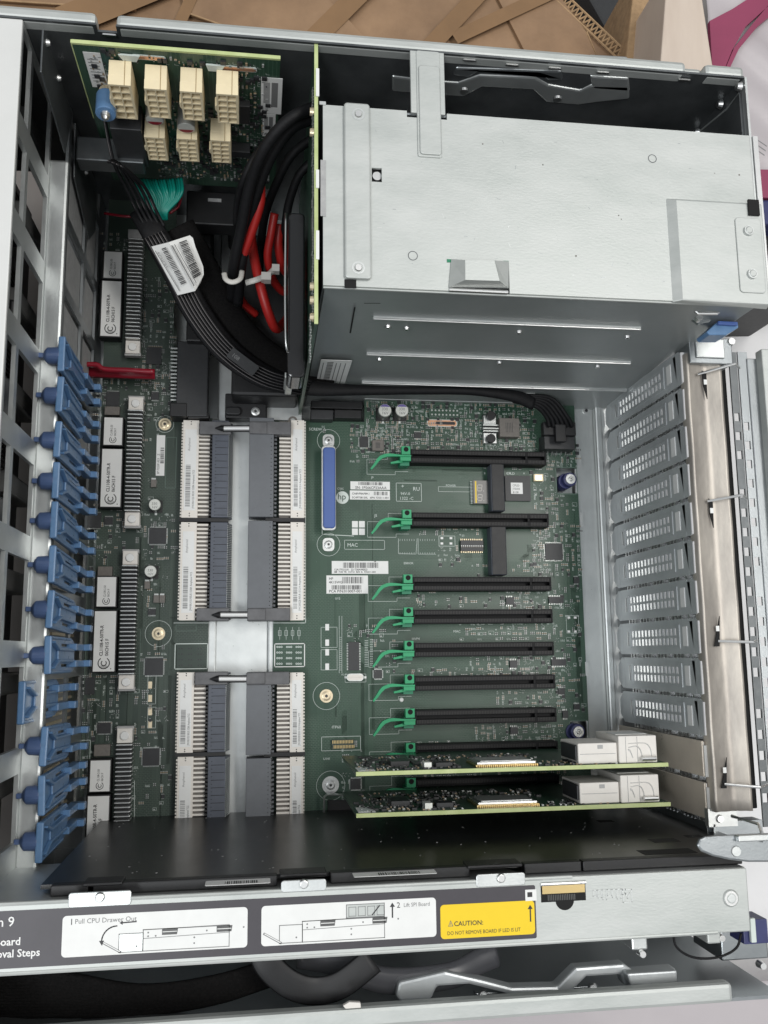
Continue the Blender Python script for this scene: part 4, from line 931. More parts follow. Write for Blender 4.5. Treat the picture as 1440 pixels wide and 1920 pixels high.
for q_ in [(674, 819, 690, 839, 'quad'), (776, 811, 789, 822, True), (1022, 1019, 1054, 1050, 'quad'), (1075, 1082, 1085, 1094, True), (701, 1256, 716, 1272, 'quad'), (1046, 1290, 1058, 1302, True), (657, 1460, 676, 1480, 'quad'), (1075, 1320, 1086, 1330, True)]:
    m = MB(); chip_q(m, *q_[:4], pins=q_[4]); m.build('chip', eb)
for q_ in [(948, 1120, 963, 1134), (1028, 1119, 1055, 1131), (955, 1238, 969, 1252), (1033, 1236, 1060, 1248), (956, 1363, 970, 1376), (1005, 968, 1019, 980), (1054, 1332, 1064, 1346)]:
    m = MB(); soic(m, *q_); m.build('chip', eb)
m = MB(); soic(m, 653, 1204, 673, 1257, 1.4, True); m.build('chip', eb, label='tall narrow chip with two rows of bright legs')
m = MB(); chip_q(m, 946, 893, 993, 940, 1.8, False); o = m.build('chip', eb, bevel=.15, label='large square black chip with a small white paper label')
m = MB(); m.pb(958, 905, 980, 926, 1.85, 2.0, 'label_white'); p = P(961, 912, 2); m.text('CPLD', p.x, p.y, 1.9, 'ink', 2.05); m.text('JTDHI', p.x, p.y - 2.3, 1.9, 'ink', 2.05); m.text('B108', p.x, p.y - 4.6, 1.9, 'ink', 2.05); m.build('paper_label', o)
m = MB(); m.pb(1001, 889, 1019, 902, 0, 2, 'cream'); m.pb(1003, 890, 1017, 901, 2, 2.3, 'brass'); m.build('crystal', eb, bevel=.2)
m = MB(); a, b, c, d = RC(650, 1263, 682, 1277, 3.2); m.prism(rrect(a, b, c, d, 2.3), 0, 3.2, 'solder'); m.prism(rrect(a + .6, b - .6, c + .6, d - .6, 1.7), 3.2, 3.6, 'ivory'); m.pb(646, 1268, 650, 1272, 0, .3, 'solder'); m.pb(683, 1268, 687, 1272, 0, .3, 'solder'); m.build('crystal', eb, bevel=.2)
# seven segment display
m = MB(); m.pb(888, 901, 914, 944, 0, 4.2, 'led_grey'); m.pb(891, 902, 893.5, 943, 4.2, 4.24, 'label_yellow'); a, b, c, d = RC(888, 901, 914, 944, 4.2)
for k in range(16):
    yk = c + .5 + k * (d - c - 1) / 15; m.box(a - 1.5, a, yk - .2, yk + .2, 0, 2.2, 'silk'); m.box(b, b + 1.2, yk - .2, yk + .2, 0, 2.2, 'smd_end')
for j in (0, 1):
    ox_, oy_ = a + 2.6, c + 1.9 + j * 6.4
    for sgm in (((0, 0), (2.8, 0)), ((0, 2), (3, 2)), ((.2, 4), (3.2, 4)), ((0, 0), (0, 2)), ((2.8, 0), (2.9, 2)), ((.1, 2), (.2, 4)), ((3, 2), (3.2, 4))): m.line([(ox_ + p_[0], oy_ + p_[1]) for p_ in sgm], .42, 4.25, 'led_seg')
    m.cyl(ox_ + 4.1, oy_, 4.2, 4.26, .3, 'led_seg', 8)
m.build('digit_display', eb, bevel=.15)
# dip switch
m = MB(); m.pb(864, 1013, 906, 1033, 0, 2.6, 'chip'); a, b, c, d = RC(864, 1013, 906, 1033, 2.6)
for k in range(12):
    xk = a + .5 + k * (b - a - 1) / 11; m.box(xk - .2, xk + .2, c - 1.1, c + .3, 0, 1.4, 'brass'); m.box(xk - .2, xk + .2, d - .3, d + 1.1, 0, 1.4, 'brass'); m.box(xk - .35, xk + .35, c + 2.1, c + 3.6, 2.6, 2.9, 'ferrite'); m.box(xk - .3, xk + .3, c + 2.9, c + 3.6, 2.9, 3.0, 'label_white')
m.build('switch_bank', eb)
m = MB(); m.pb(622, 1387, 664, 1404, 0, 1.8, 'pcb_left'); a, b, c, d = RC(622, 1387, 664, 1404, 1.8)
for k in range(14):
    xk = a + .4 + k * (b - a - 1.6) / 13; m.box(xk, xk + .5, d - 2.2, d - .3, 1.8, 2.0, 'gold'); m.box(xk + .8, xk + 1.3, c + .3, c + 2.2, 1.8, 2.0, 'gold')
m.build('pin_header', eb)
m = MB()
for v in (1170, 1199, 1217, 1244): m.pb(610, v, 617, v + 12, 0, .2, 'label_white')
m.build('bare_pad', eb, split=True)
# black bars crossing the slots
for q_ in [(921, 868, 946, 958), (921, 987, 950, 1078)]:
    m = MB(); m.pb(*q_, 0, 9.8, 'housing_blue'); o = m.build('cable_bridge', eb, bevel=.5); m = MB(); a, b, c, d = RC(*q_, 9.8); m.box(a + .4, b - .4, c + .2, d - .2, 9.8, 10.4, 'black_plastic'); m.build('top_face', o, bevel=.3)
# paper labels
def plabel(u0, v0, u1, v1, z, lines, seed, parent, bar=None):
    a, b, c, d = RC(u0, v0, u1, v1, z); m = MB(); m.box(a, b, c, d, z, z + .12, 'label_white'); W_, H_ = b - a, d - c
    if bar: m.bars(a + W_ * bar[0], c + H_ * bar[1], W_ * bar[2], H_ * bar[3], seed, 'ink', z + .16)
    for (fx, fy, s_, t_) in lines: m.text(t_, a + W_ * fx, c + H_ * fy, s_, 'ink', z + .16, bold=.03)
    return m.build('paper_label', parent)
plabel(657, 903, 731, 918, .1, [(.12, .08, 2.4, 'SN: 1P566CP23AA'), (.85, .08, 2.4, 'A')], 1, eb, (.2, .55, .62, .38))
plabel(656, 920, 731, 937, .1, [(.05, .55, 1.8, 'CN8VP8AF89.1'), (.05, .12, 1.8, '3C49T08130L'), (.5, .12, 1.8, '6PN 735511-001')], 2, eb, (.6, .5, .34, .4))
plabel(622, 1052, 728, 1076, .1, [(.04, .26, 1.7, '12A17921LR1  22-T38A9RB23'), (.04, .08, 1.6, 'SM  7.00 TR  1UTO  REV A  735511-001')], 3, eb, (.2, .46, .62, .42))
plabel(612, 1079, 690, 1113, .1, [(.06, .76, 2.2, 'HP'), (.06, .56, 2.2, '4K15WG'), (.06, .06, 2.4, 'PCA P/N:010007-001')], 4, eb, (.38, .56, .5, .36))
m = MB(); a, b, c, d = RC(612, 1079, 690, 1113, .1); m.bars(a + 3.4, c + 2.6, 19, 2.7, 9, 'ink', .28); m.build('barcode', eb)
# blue handle with its end screws
hb = MB(); a, b, c, d = RC(606, 838, 629, 990, 12); hb.prism(rrect(a, b, c, d, 2.0), 10, 12, 'blue_handle')
o = hb.build('blue_handle', eb, bevel=.8)
m = MB(); a2, b2, c2_, d2 = RC(603, 835, 630, 994, 11); m.prism(rrect(a2, b2, c2_, d2, 2.3), 8, 10.4, 'tin'); m.box(a2 + 1, a2 + 2, c2_ + 2, d2 - 2, 0, 9, 'tin'); m.build('handle_frame', o, bevel=.4)
for (u, v) in [(616, 826), (616, 1021)]:
    m = MB(); p = P(u, v, 1); m.prism(rrect(p.x - 3.7, p.x + 3.7, p.y - 4.2, p.y + 4.2, 2.5), 0, .8, 'tin'); screw(m, p.x, p.y, .8, 2.7, 'tin'); m.build('screw', eb)
m = MB(); p = P(612, 1305, 1); screw(m, p.x, p.y, 0, 3.1, 'brass', 'brass'); m.build('screw', eb)
m = MB(); p = P(620, 1472, 1); m.ring(p.x, p.y, .3, 3.3, 5.2, 'tin'); m.cyl(p.x, p.y, 0, .4, 5.0, 'tin', 28); screw(m, p.x, p.y, .4, 3.0, 'tin', 'tin'); m.build('screw', eb)
m = MB(); m.tube([P(607, 1540, 6), P(608, 1494, 8), P(613, 1490, 8), P(660, 1490, 8)], .6, 'tin', rb=2.5, n=8, smooth=False); m.pb(615, 1500, 668, 1530, 0, 1.5, 'black_plastic'); m.build('corner_bracket', eb)
# blue stand-offs in the cut-outs
for k, (u, v, dx) in enumerate([(1070, 898, -1.0), (1085, 1372, 0)]):
    s_ = MB(); p = P(u, v, 6); s_.cyl(p.x - 1.4, p.y - .4, -9, 1, 5.4, 'blue_dark', 30, 5.2); s_.cyl(p.x, p.y, 1, 5, 4.9, 'blue_dark', 30, 4.6)
    o = s_.build('thumb_screw', bevel=.3); tag(o, ['blue ringed thumb screw in the upper right cutout of the green board', 'dark blue thumb screw in the lower right cutout above the white sockets'][k], 'screw', 'blue thumb screws fixing the board')
    m = MB(); m.cyl(p.x, p.y, 5, 6.2, 3.5, 'tin', 26, 3.3); screw(m, p.x, p.y, 5.6, 1.7, 'tin'); m.build('screw_head', o)
MB().box(c1[0], x1, c1[2], c1[3], -12, -11, 'zinc').build('cutout_floor', ch)
# board edge pads on the right
m = MB()
for v in (865, 975, 1255): m.pb(1084 + (v - 865) * .035, v - 14, 1090 + (v - 865) * .035, v + 12, 0, .15, 'tin')
m.build('edge_pad', eb, split=True)
# metal shield edge along the top of the board
m = MB(); a, c = P(684, 757, 3), P(1048, 767, 3); m.box(a.x, c.x, ytop - .4, ytop + 1.2, -1.6, 3.2, 'tin'); m.box(a.x, P(1000, 740, 0).x, ytop + 1.2, ytop + 5.4, .5, 1.2, 'zinc_wall'); m.build('board_shield', eb, bevel=.3)
m = MB(); m.pb(583, 752, 680, 766, 0, 6, 'black_plastic'); m.pb(583, 768, 625, 786, 0, 9, 'chip'); m.pb(627, 768, 678, 784, 0, 9, 'black_plastic'); m.build('black_connector', eb, bevel=.5, split=True)
m = MB(); smd(m, 1000, 1270, 1060, 1290, .7, 77); m.build('surface_components', eb, kind='stuff')
m = MB(); p = P(753, 1312, .3); m.cyl(p.x, p.y, 0, .5, 1.5, 'label_white', 7, 1.1); m.build('white_blob', eb)
# six way power socket
m = MB(); m.pb(1021, 815, 1078, 842, 0, 12, 'chip'); a, b, c, d = RC(1021, 815, 1078, 842, 12)
for k in range(6): m.tube([(a + 1.6 + k * 3.1, c + .2, 4), (a + 1.6 + k * 3.1, c - 1.6, 2.5), (a + 1.6 + k * 3.1, c - 2.6, 0)], .32, 'solder', n=6, smooth=False)
m.build('power_socket', eb, bevel=.4)

# ================================================================== left board
lb = thing('memory_board', 'narrow grey green circuit board with silver finned heatsinks, left side', 'circuit board', (-75, 60, 0))
xe = P(391, 1180).x; xl_ = -98.0; xt = P(326, 600).x
m = MB(); m.plate(xl_, xe, -96.5, 300, -1.6, 0, [(xt, xe + 1, P(340, 783).y, 301)], 'pcb_left'); m.build('board', lb)
m = MB()
traces(m, 240, 960, 330, 1580, 90, 11, 'trace_left'); traces(m, 160, 700, 320, 780, 40, 12, 'trace_left', True); traces(m, 266, 600, 330, 900, 60, 13, 'trace_left'); traces(m, 130, 1000, 200, 1560, 50, 14, 'trace_left'); m.build('traces', lb, kind='stuff')
m = MB()
for k, (u0, v0, u1, v1, d) in enumerate([(266, 520, 322, 790, .85), (180, 690, 240, 760, .9), (240, 690, 320, 735, .8), (265, 800, 296, 1000, .25), (150, 950, 235, 1030, .75), (255, 960, 330, 1050, .75), (262, 1060, 310, 1150, .4), (262, 1210, 318, 1240, .8), (140, 1020, 200, 1080, .5),
        (150, 1262, 225, 1370, .8), (250, 1290, 318, 1420, .45), (140, 1370, 175, 1480, .5), (232, 1540, 330, 1575, .7), (200, 1340, 215, 1400, .8), (160, 1500, 170, 1570, .4), (180, 430, 235, 470, .8), (245, 1430, 320, 1520, .35), (150, 870, 190, 950, .4), (170, 760, 200, 790, .7)]):
    smd(m, u0, v0, u1, v1, d, 300 + k)
m.build('surface_components', lb, kind='stuff')
m = MB()
SR(140, 1032, 200, 1180, .2, 'silk_dim'); SR(131, 1165, 160, 1280, .2, 'silk_dim'); SR(150, 1388, 168, 1470, .25, 'silk'); SR(311, 820, 330, 915, .25, 'silk_dim'); SR(277, 1264, 292, 1320, .2, 'silk'); SR(277, 1326, 292, 1365, .2, 'silk'); SR(238, 1180, 262, 1300, .2, 'silk_dim')
SR(328, 1207, 389, 1254, .5, 'silk'); SL([(326, 1168), (391, 1168)], .4, 'silk'); SR(330, 1172, 368, 1183, .2, 'silk_dim'); SL([(252, 1464), (252, 1560), (300, 1560)], .25, 'silk'); SL([(214, 1120), (214, 1320)], .2, 'silk_dim')
for u, v, r in [(297, 1188, 8.0), (309, 795, 5.6)]: p = P(u, v); m.ring(p.x, p.y, 0, r - .2, r, 'silk', 40, .06)
m.build('silkscreen', lb, kind='stuff')
m = MB()
for j in range(4):
    for gx in range(3):
        for i in range(2): p = P(336 + gx * 18 + i * 5, 1216 + j * 10.5); m.cyl(p.x, p.y, 0, .1, .45, 'ink', 8)
m.build('via_grid', lb, kind='stuff')
# the matching hole field on the expansion board side
m = MB(); K = 'silk'
SR(515, 1207, 571, 1250, .55, 'label_white'); SL([(513, 1168), (573, 1168), (573, 790)], .4, 'silk')
for j in range(4):
    for gx in range(3):
        for i in range(3): p = P(520 + gx * 18 + i * 4, 1213 + j * 10.5); m.ring(p.x, p.y, 0, .3, .62, 'silk', 10, .08)
for i in range(4): SR(522 + i * 12, 1182, 527 + i * 12, 1192, .22); SL([(524.5 + i * 12, 1176), (524.5 + i * 12, 1199)], .18)
m.build('hole_field', eb)
# inductor blocks with printed white tops
def induct(u0, v0, u1, v1, big, parent):
    a, b, c, d = RC(u0, v0, u1, v1, 9); m = MB(); m.box(a - 1.2, b + .6, c - .8, d + .8, 0, 8.4, 'black_plastic'); o = m.build('inductor', parent, bevel=.4)
    m = MB(); m.box(a, b, c, d, 8.4, 9, 'label_white'); m.build('white_cap', o)
    m = MB().frame((0, 0, 9.05), (0, 1, 0), (-1, 0, 0)); L_ = d - c; W_ = b - a
    r = 3.3 if big else 2.0; cx_, cy_ = c + r + (1.6 if big else 1.2), -(a + W_ * .5)
    m.line([(cx_ + r * math.cos(t / 14 * 5.0 + .65), cy_ + r * math.sin(t / 14 * 5.0 + .65)) for t in range(15)], .5 if big else .35, .05, 'ink'); m.line([(cx_ + r * .45 * math.cos(t / 10 * 4.6 + .8), cy_ + r * .45 * math.sin(t / 10 * 4.6 + .8)) for t in range(11)], .5 if big else .35, .05, 'ink')
    for k in range(-4, 5): 
        if big: m.line([(cx_ - r * .5 + .1, cy_ + k * .5), (cx_ - math.sqrt(max(.1, r * r - k * k * .25)), cy_ + k * .5)], .18, .05, 'ink')
    if big: m.text('CL1108-4-50TR-R', cx_ + r + .9, cy_ + .8, 2.75, 'ink', .06, sx=.88, bold=.05); m.text('06CH15 F', cx_ + r + .9, cy_ - 2.4, 2.75, 'ink', .06, sx=.88, bold=.05); m.cyl(cx_ - r, cy_ - r - .8, 0, .06, .35, 'ink', 8)
    else: m.text('CL108-2-50', cx_ + r + .5, cy_ + .3, 1.9, 'ink', .06, sx=.75); m.text('06CH F', cx_ + r + .5, cy_ - 1.9, 1.9, 'ink', .06, sx=.8)
    m.build('printed_text', o)
for q_ in [(195, 472, 228, 521, 0), (190, 527, 226, 630, 1), (195, 783, 229, 834, 0), (190, 842, 227, 950, 1), (182, 1082, 217, 1137, 0), (176, 1146, 216, 1259, 1), (169, 1426, 206, 1484, 0), (163, 1493, 203, 1600, 1)]: induct(*q_, lb)
# finned heatsinks
def hsink(ut, vt, ub, vb, capt, capb, parent):
    a = P(ut, vt, 13); b = P(ub, vb, 13); wd = 8.6; n = int((a.y - b.y) / 2.45); m = MB()
    x_ = (a.x + b.x) / 2
    m.box(x_ - wd / 2 + .4, x_ + wd / 2 - .4, b.y, a.y, 1, 6.4, 'chip')
    o = m.build('heatsink', parent); m = MB()
    for k in range(n + 1):
        y = b.y + (a.y - b.y) * k / n; m.box(x_ - wd / 2, x_ + wd / 2, y - .45, y + .3, 6, 12.2, 'tin'); m.cyl(x_ + wd / 2, y - .1, 2, 11.4, .5, 'tin', 6)
    m.build('fins', o, bevel=.18)
    for yy, on, sg in ((a.y, capt, 1), (b.y, capb, -1)):
        if not on: continue
        m = MB(); m.box(x_ - 4.4, x_ + 4.4, yy + sg * .8, yy + sg * 9.2, 3, 9, 'conn_white'); m.box(x_ - 5, x_ + 5, yy + sg * 8, yy + sg * 10.4, 3, 7.8, 'plate_grey'); m.cyl(x_, yy + sg * 5, 9, 10.2, 2.7, 'label_white', 24, 2.4); m.build('push_pin', o, bevel=.3)
hsink(254, 446, 247, 632, False, True, lb); hsink(253, 768, 246, 956, True, True, lb); hsink(243, 1060, 234, 1263, True, True, lb); hsink(232, 1397, 224, 1600, True, False, lb)
m = MB(); m.pb(240, 430, 268, 446, 2, 10, 'plate_grey'); m.build('heatsink_end', lb, bevel=.3)
for q_ in [(275, 652, 303, 684, False), (280, 990, 312, 1020, 'quad'), (272, 1234, 306, 1266, 'quad'), (268, 1403, 299, 1435, 'quad'), (284, 736, 298, 750, True), (167, 962, 190, 990, True), (183, 1355, 208, 1375, 'quad'), (200, 735, 224, 762, True), (204, 486, 214, 496, False), (278, 1142, 292, 1153, True), (160, 1270, 178, 1302, False), (196, 970, 212, 984, True)]:
    m = MB(); chip_q(m, *q_[:4], pins=q_[4]); m.build('chip', lb)
for u, v in ((290, 946), (282, 1071)): elcap(lb, u, v, 3.6, 8.5, None)
m = MB(); m.pb(183, 1062, 210, 1080, 0, 4, 'ferrite'); m.build('inductor', lb, bevel=.3); m = MB(); m.pb(176, 1396, 206, 1418, 0, 4, 'ferrite'); m.build('inductor', lb, bevel=.3); m = MB(); m.pb(196, 762, 224, 778, 0, 4, 'ferrite'); m.build('inductor', lb, bevel=.3)
for u, v in ((309, 795), (297, 1188)):
    m = MB(); p = P(u, v, 1); screw(m, p.x, p.y, 0, 3.0, 'brass', 'brass'); m.build('screw', lb)
m = MB()
for v in (1278, 1303, 1328, 1352): m.pb(278, v, 285, v + 13, 0, .2, 'brass')
m.build('bare_pad', lb, split=True)
for k, (u, v) in enumerate(((288, 905), (276, 1096), (293, 1122), (304, 1122), (283, 1560), (297, 1560))): m = MB(); m.pb(u - 5, v - 6, u + 5, v + 8, 0, 2.2, 'ferrite'); m.pb(u - 4, v - 9, u + 4, v - 6, 0, 1.5, 'solder'); m.build('diode', lb)
m = MB(); a, b, c, d = RC(293, 816, 309, 892, .2); m.box(a, b, c, d, .1, .25, 'label_white'); m.frame((0, 0, .3), (0, 1, 0), (-1, 0, 0)); m.bars(c + 8, -b + .5, 10, 2.2, 6, 'ink', 0.02); m.text('SP FSSSP-903   Z', c + 1, -b + 3.2, 1.9, 'ink', .02); m.build('paper_label', lb)
m = MB(); m.M = None; p = P(284, 1008); m.build('blank', lb) if False else None
# red lever
m = MB(); m.tube([P(162, 683, 18), P(182, 684, 18), P(196, 692, 18), P(240, 694, 18), P(290, 697, 18)], 1.6, 'red_lever', rb=1.2, n=10); m.pb(166, 690, 290, 707, 8, 12, 'red_lever')
tag(m.build('release_lever', smooth=True), 'dark red plastic lever lying across the left circuit board', 'lever')
# big black connector with bright pins under the black ribbon
m = MB(); m.pb(331, 640, 390, 780, 0, 14, 'chip'); m.pb(318, 755, 350, 780, 0, 15, 'black_plastic'); m.pb(352, 772, 392, 784, 0, 13, 'black_plastic'); o = m.build('wide_connector', lb, bevel=.6)
m = MB()
for k in range(15): p = P(320, 653 + k * 6.9, 9); m.box(p.x, p.x + 4.2, p.y - .45, p.y + .45, 8, 9, 'solder')
m.build('connector_pins', o, split=False, kind='stuff')

# ================================================================== white connector blocks
def block(side, v0, v1, u_w0, u_w1, u_p1, u_h0, u_h1, parent, names, seed):
    """side -1 left column (white strip on the left), +1 right column (white strip on the right)"""
    z = 9; f = lambda u: P(u, (v0 + v1) / 2, z).x; yt_, yb_ = P((u_w0 + u_w1) / 2, v0, z).y, P((u_w0 + u_w1) / 2, v1, z).y
    xw0, xw1, xp1 = f(u_w0), f(u_w1), f(u_p1)
    m = MB(); m.box(xw0, xw1, yb_ + .3, yt_ - .3, 0, 9, 'ivory'); xo = xw0 if side < 0 else xw1; n = int((yt_ - yb_) / 1.9)
    for k in range(n): y = yb_ + .9 + k * 1.9; m.box(xo - .9 if side < 0 else xo, xo if side < 0 else xo + .9, y, y + 1.05, 0, 8.6, 'ivory')
    o = m.build('connector_block', parent, bevel=.12, label=names)
    m = MB(); pa, pb_ = (xw1, xp1) if side < 0 else (xp1, xw0); lo, hi = min(pa, pb_), max(pa, pb_)
    m.box(lo, hi, yb_ + .6, yt_ - .6, 0, 6.2, 'ferrite')
    nn = int((yt_ - yb_ - 3) / 2.5)
    for k in range(nn): y = yb_ + 2.0 + k * (yt_ - yb_ - 4.4) / (nn - 1); m.box(lo - .1, hi + .1, y, y + 1.15, 5, 8.2, 'ivory')
    m.build('contact_comb', o, bevel=.1)
    h0, h1 = f(u_h0), f(u_h1); m = MB(); pts = (h0, h1) if side < 0 else (h0, h1); mm = 'housing_blue' if side < 0 else 'housing_grey'; hz = 11 if side < 0 else 13
    if side < 0:
        m.add([(h0, yb_ + .5, 0), (h1 + 2.6, yb_ + .5, 0), (h1 + 2.6, yt_ - .5, 0), (h0, yt_ - .5, 0), (h0, yb_ + .5, hz), (h1, yb_ + .5, hz), (h1, yt_ - .5, hz), (h0, yt_ - .5, hz)], [(3, 2, 1, 0), (4, 5, 6, 7), (0, 1, 5, 4), (1, 2, 6, 5), (2, 3, 7, 6), (3, 0, 4, 7)], mm)
    else: m.box(h0, h1, yb_ + .2, yt_ - .2, 0, hz, mm)
    hh = m.build('housing', o, bevel=.3); m = MB()
    if side < 0:
        nr = int((yt_ - yb_) / 4.4)
        for k in range(nr): y = yb_ + 2 + k * (yt_ - yb_ - 3) / nr; m.line([(h0 + 2.2, y), (h1 - .3, y)], .28, hz + .04, 'cavity')
        for k in range(nr * 2): y = yb_ + 1.5 + k * (yt_ - yb_ - 3) / nr / 2; m.box(h0 - 1.6, h0 + .2, y, y + 1.2, 6, hz - .2, 'black_plastic'); m.cyl(h0 + 2.2, y + .4, hz, hz + .06, .28, 'cavity', 6); m.line([(h1 - .1, y), (h1 + 1.5, y + 1.1)], .4, hz - 1, 'solder') if False else None
        for k in range(nr * 4): y = yb_ + 1.5 + k * (yt_ - yb_ - 3) / nr / 4; m.tube([(h1 + .15, y, hz - .2), (h1 + 2.7, y + .7, .5)], .2, 'solder', n=4, smooth=False)
    else:
        nr = int((yt_ - yb_) / 2.55)
        for k in range(nr): y = yb_ + 1.6 + k * 2.55; m.cyl(h1 - 1.6, y, hz, hz + .05, .3, 'cavity', 6); m.box(h1 + .3, h1 + 1.9, y - .5, y + .8, 5, 9.5, 'housing_grey')
    m.build('housing_detail', hh, kind='stuff')
    # printed strip
    m = MB().frame((0, 0, 9.05), (0, 1, 0), (-1, 0, 0)); L_ = yt_ - yb_; xc_ = (xw0 + xw1) / 2; W_ = abs(xw1 - xw0)
    m.box(yb_ + L_ * .08, yt_ - L_ * .1, -xc_ - W_ * .36, -xc_ + W_ * .36, 0, .12, 'label_white'); m.bars(yb_ + L_ * .12, -xc_ - W_ * .02, L_ * .42, W_ * .30, seed, 'ink_grey', .18)
    m.text(['JY4100U152 REUE 1528A Amphenol TCS', 'JY4120022B REUR 1512 H Amphenol TCS'][side > 0], yb_ + L_ * .1, -xc_ - W_ * .27, 1.75, 'ink', .18, sx=.8 * L_ / 62)
    m.text('Amphenol', yb_ + L_ * .68, -xc_ + W_ * .03, 2.0, 'ink_grey', .18); 
    for q_ in (.025, .05, .955, .98): m.cyl(yb_ + L_ * q_, -xc_, 0, .08, .38, 'ink', 8)
    m.build('printed_strip', o)
    return o
Lc = 'ivory and blue grey connector block, %s in the left column'; Rc = 'ivory and grey connector block, %s in the right column'
for k, (v0, v1, dx) in enumerate([(787, 972, 2), (978, 1164, -3), (1260, 1413, -8), (1418, 1600, -10)]):
    wds = ['topmost', 'second', 'third', 'lowest'][k]; d = dx * .9
    ext = 0
    block(-1, v0, v1, 340 + d, 370 + d, 391 + d * .9, 396 + d * .8, 427 + d * .6, lb, Lc % wds, 20 + k)
    block(1, v0, v1, 545 + d * .2, 570 + d * .2, 523 + d * .5, 466 + d * .6, 512 + d * .55, eb, Rc % wds, 30 + k)
# guide blocks and pins at the outer ends
for k, (v, dx) in enumerate([(802, 2), (1152, -4), (1272, -7), (1568, -10)]):
    m = MB(); m.pb(372 + dx, v - 12, 432 + dx * .7, v + 12, 0, 13, 'guide_grey'); m.build('guide_block', lb, bevel=.5)
    m = MB(); m.pb(467 + dx * .6, v - 12, 545 + dx * .3, v + 12, 0, 14.2, 'guide_grey'); m.pb(466 + dx * .6, v - 11, 500 + dx * .4, v + 11, 14, 15, 'guide_grey'); m.build('guide_block', eb, bevel=.5)
    m = MB(); a, b = P(416 + dx, v + 1, 14), P(466 + dx * .6, v + 1, 14); m.tube([a, b], 1.35, 'rod', n=14, smooth=False); m.tube([a + Vector((0, 1.5, -1)), b + Vector((0, 1.5, -1))], .7, 'black_plastic', n=8, smooth=False); m.tube([a + Vector((0, -1.5, -1)), b + Vector((0, -1.5, -1))], .7, 'black_plastic', n=8, smooth=False); ax = a.x
    m.M = None; m.tube([(ax + .5, a.y, a.z), (ax - .8, a.y, a.z)], 1.7, 'black_plastic', n=12, smooth=False)
    m.M = Matrix(((0, 0, -1, ax - .4), (1, 0, 0, a.y), (0, 1, 0, a.z), (0, 0, 0, 1))); m.cyl(0, 0, 0, 4.4, 2.1, 'black_plastic', 14, .3); m.build('guide_pin', eb)
for k, v in enumerate((975, 1415)):
    m = MB(); m.pb(336 - k * 8, v - 4, 428 - k * 6, v + 3, 0, 9.5, 'black_plastic'); m.build('spacer_bar', lb); m = MB(); m.pb(498 - k * 3, v - 4, 572, v + 3, 0, 9.8, 'black_plastic'); m.build('spacer_bar', eb)

# ================================================================== blue plastic clips on the ledge
CX0 = -100.4
def clip_at(root, knob=True):
    yc = OFF[root.name].y
    m = MB().frame((CX0, yc, 0), (0, 1, 0), (0, 0, 1)); H = 8.6
    m.plate(-H, H, 55, 112, 0, 1.6, [(-5.9, -4.4, 63, 84), (4.4, 5.9, 63, 84)], 'blue_plastic'); m.prism([(-H, 55), (H, 55), (6.8, 50), (-6.8, 50)], 0, 1.6, 'blue_plastic')
    m.build('plate', root, bevel=.4)
    m = MB().frame((CX0, yc, 0), (0, 1, 0), (0, 0, 1))
    m.box(-H - .6, H + .6, 111, 113, -.6, 2.9, 'blue_plastic'); m.box(-H - .6, -H + .9, 62, 111.2, 0, 2.5, 'blue_plastic'); m.box(H - .9, H + .6, 62, 111.2, 0, 2.5, 'blue_plastic'); m.build('raised_rim', root, bevel=.7)
    m = MB().frame((CX0, yc, 0), (0, 1, 0), (0, 0, 1))
    for s_ in (-1, 1):
        m.prism([(s_ * 6.8, 108), (s_ * 5.8, 109), (s_ * 2.2, 97), (s_ * 2.2, 60), (s_ * 3.6, 60), (s_ * 3.6, 96)], 1.6, 3.9, 'blue_plastic')
    m.box(-2.4, 2.4, 60, 96, 1.6, 2.8, 'blue_plastic'); m.build('centre_rib', root, bevel=.4)
    for s_ in (-1, 1):
        m = MB().frame((CX0, yc, 0), (0, 1, 0), (0, 0, 1)); m.box(s_ * 4.4 - 1.8, s_ * 4.4 + 1.8, 36, 62, .2, 5.0, 'blue_plastic'); m.box(s_ * 4.4 - 1.8, s_ * 4.4 + 1.8, 35, 41, 1.2, 8.5, 'blue_plastic'); m.build('prong', root, bevel=.4)
    if knob:
        m = MB(); m.M = Matrix(((0, 0, -1, CX0), (1, 0, 0, yc), (0, 1, 0, 108.6), (0, 0, 0, 1)))
        m.cyl(0, 0, 0, 6.4, 4.6, 'knob_blue', 20, 4.2); m.cyl(0, 0, 6.4, 8, 4.2, 'knob_blue', 20, 2.4); m.box(-1.2, 1.2, -1.2, 1.2, 7.6, 11, 'knob_blue'); m.build('knob', root, bevel=.3)
cv = [665, 742, 823, 901, 980, 1063, 1147, 1229, 1315, 1403, 1489, 1577]
ordn = ['topmost', 'second', 'third', 'fourth', 'fifth', 'sixth', 'seventh', 'eighth', 'ninth', 'tenth', 'eleventh', 'lowest']
cy = [P(80, v, 110).y for v in cv]
def clab(k):
    if k == 0: return 'blue plastic clip topmost in the column, above the dark red lever'
    if k == 8: return 'blue plastic clip pulled out of line over the ledge, larger looking and without a knob'
    if k == 11: return 'lowest blue plastic clip of the column, next to the black baffle'
    return 'blue plastic clip with a round knob, %s from the top of the column' % ordn[k]
c0 = thing('plastic_clip', clab(0), 'clip', (CX0, cy[0], 80), 'blue plastic clips along the front cage'); clip_at(c0)
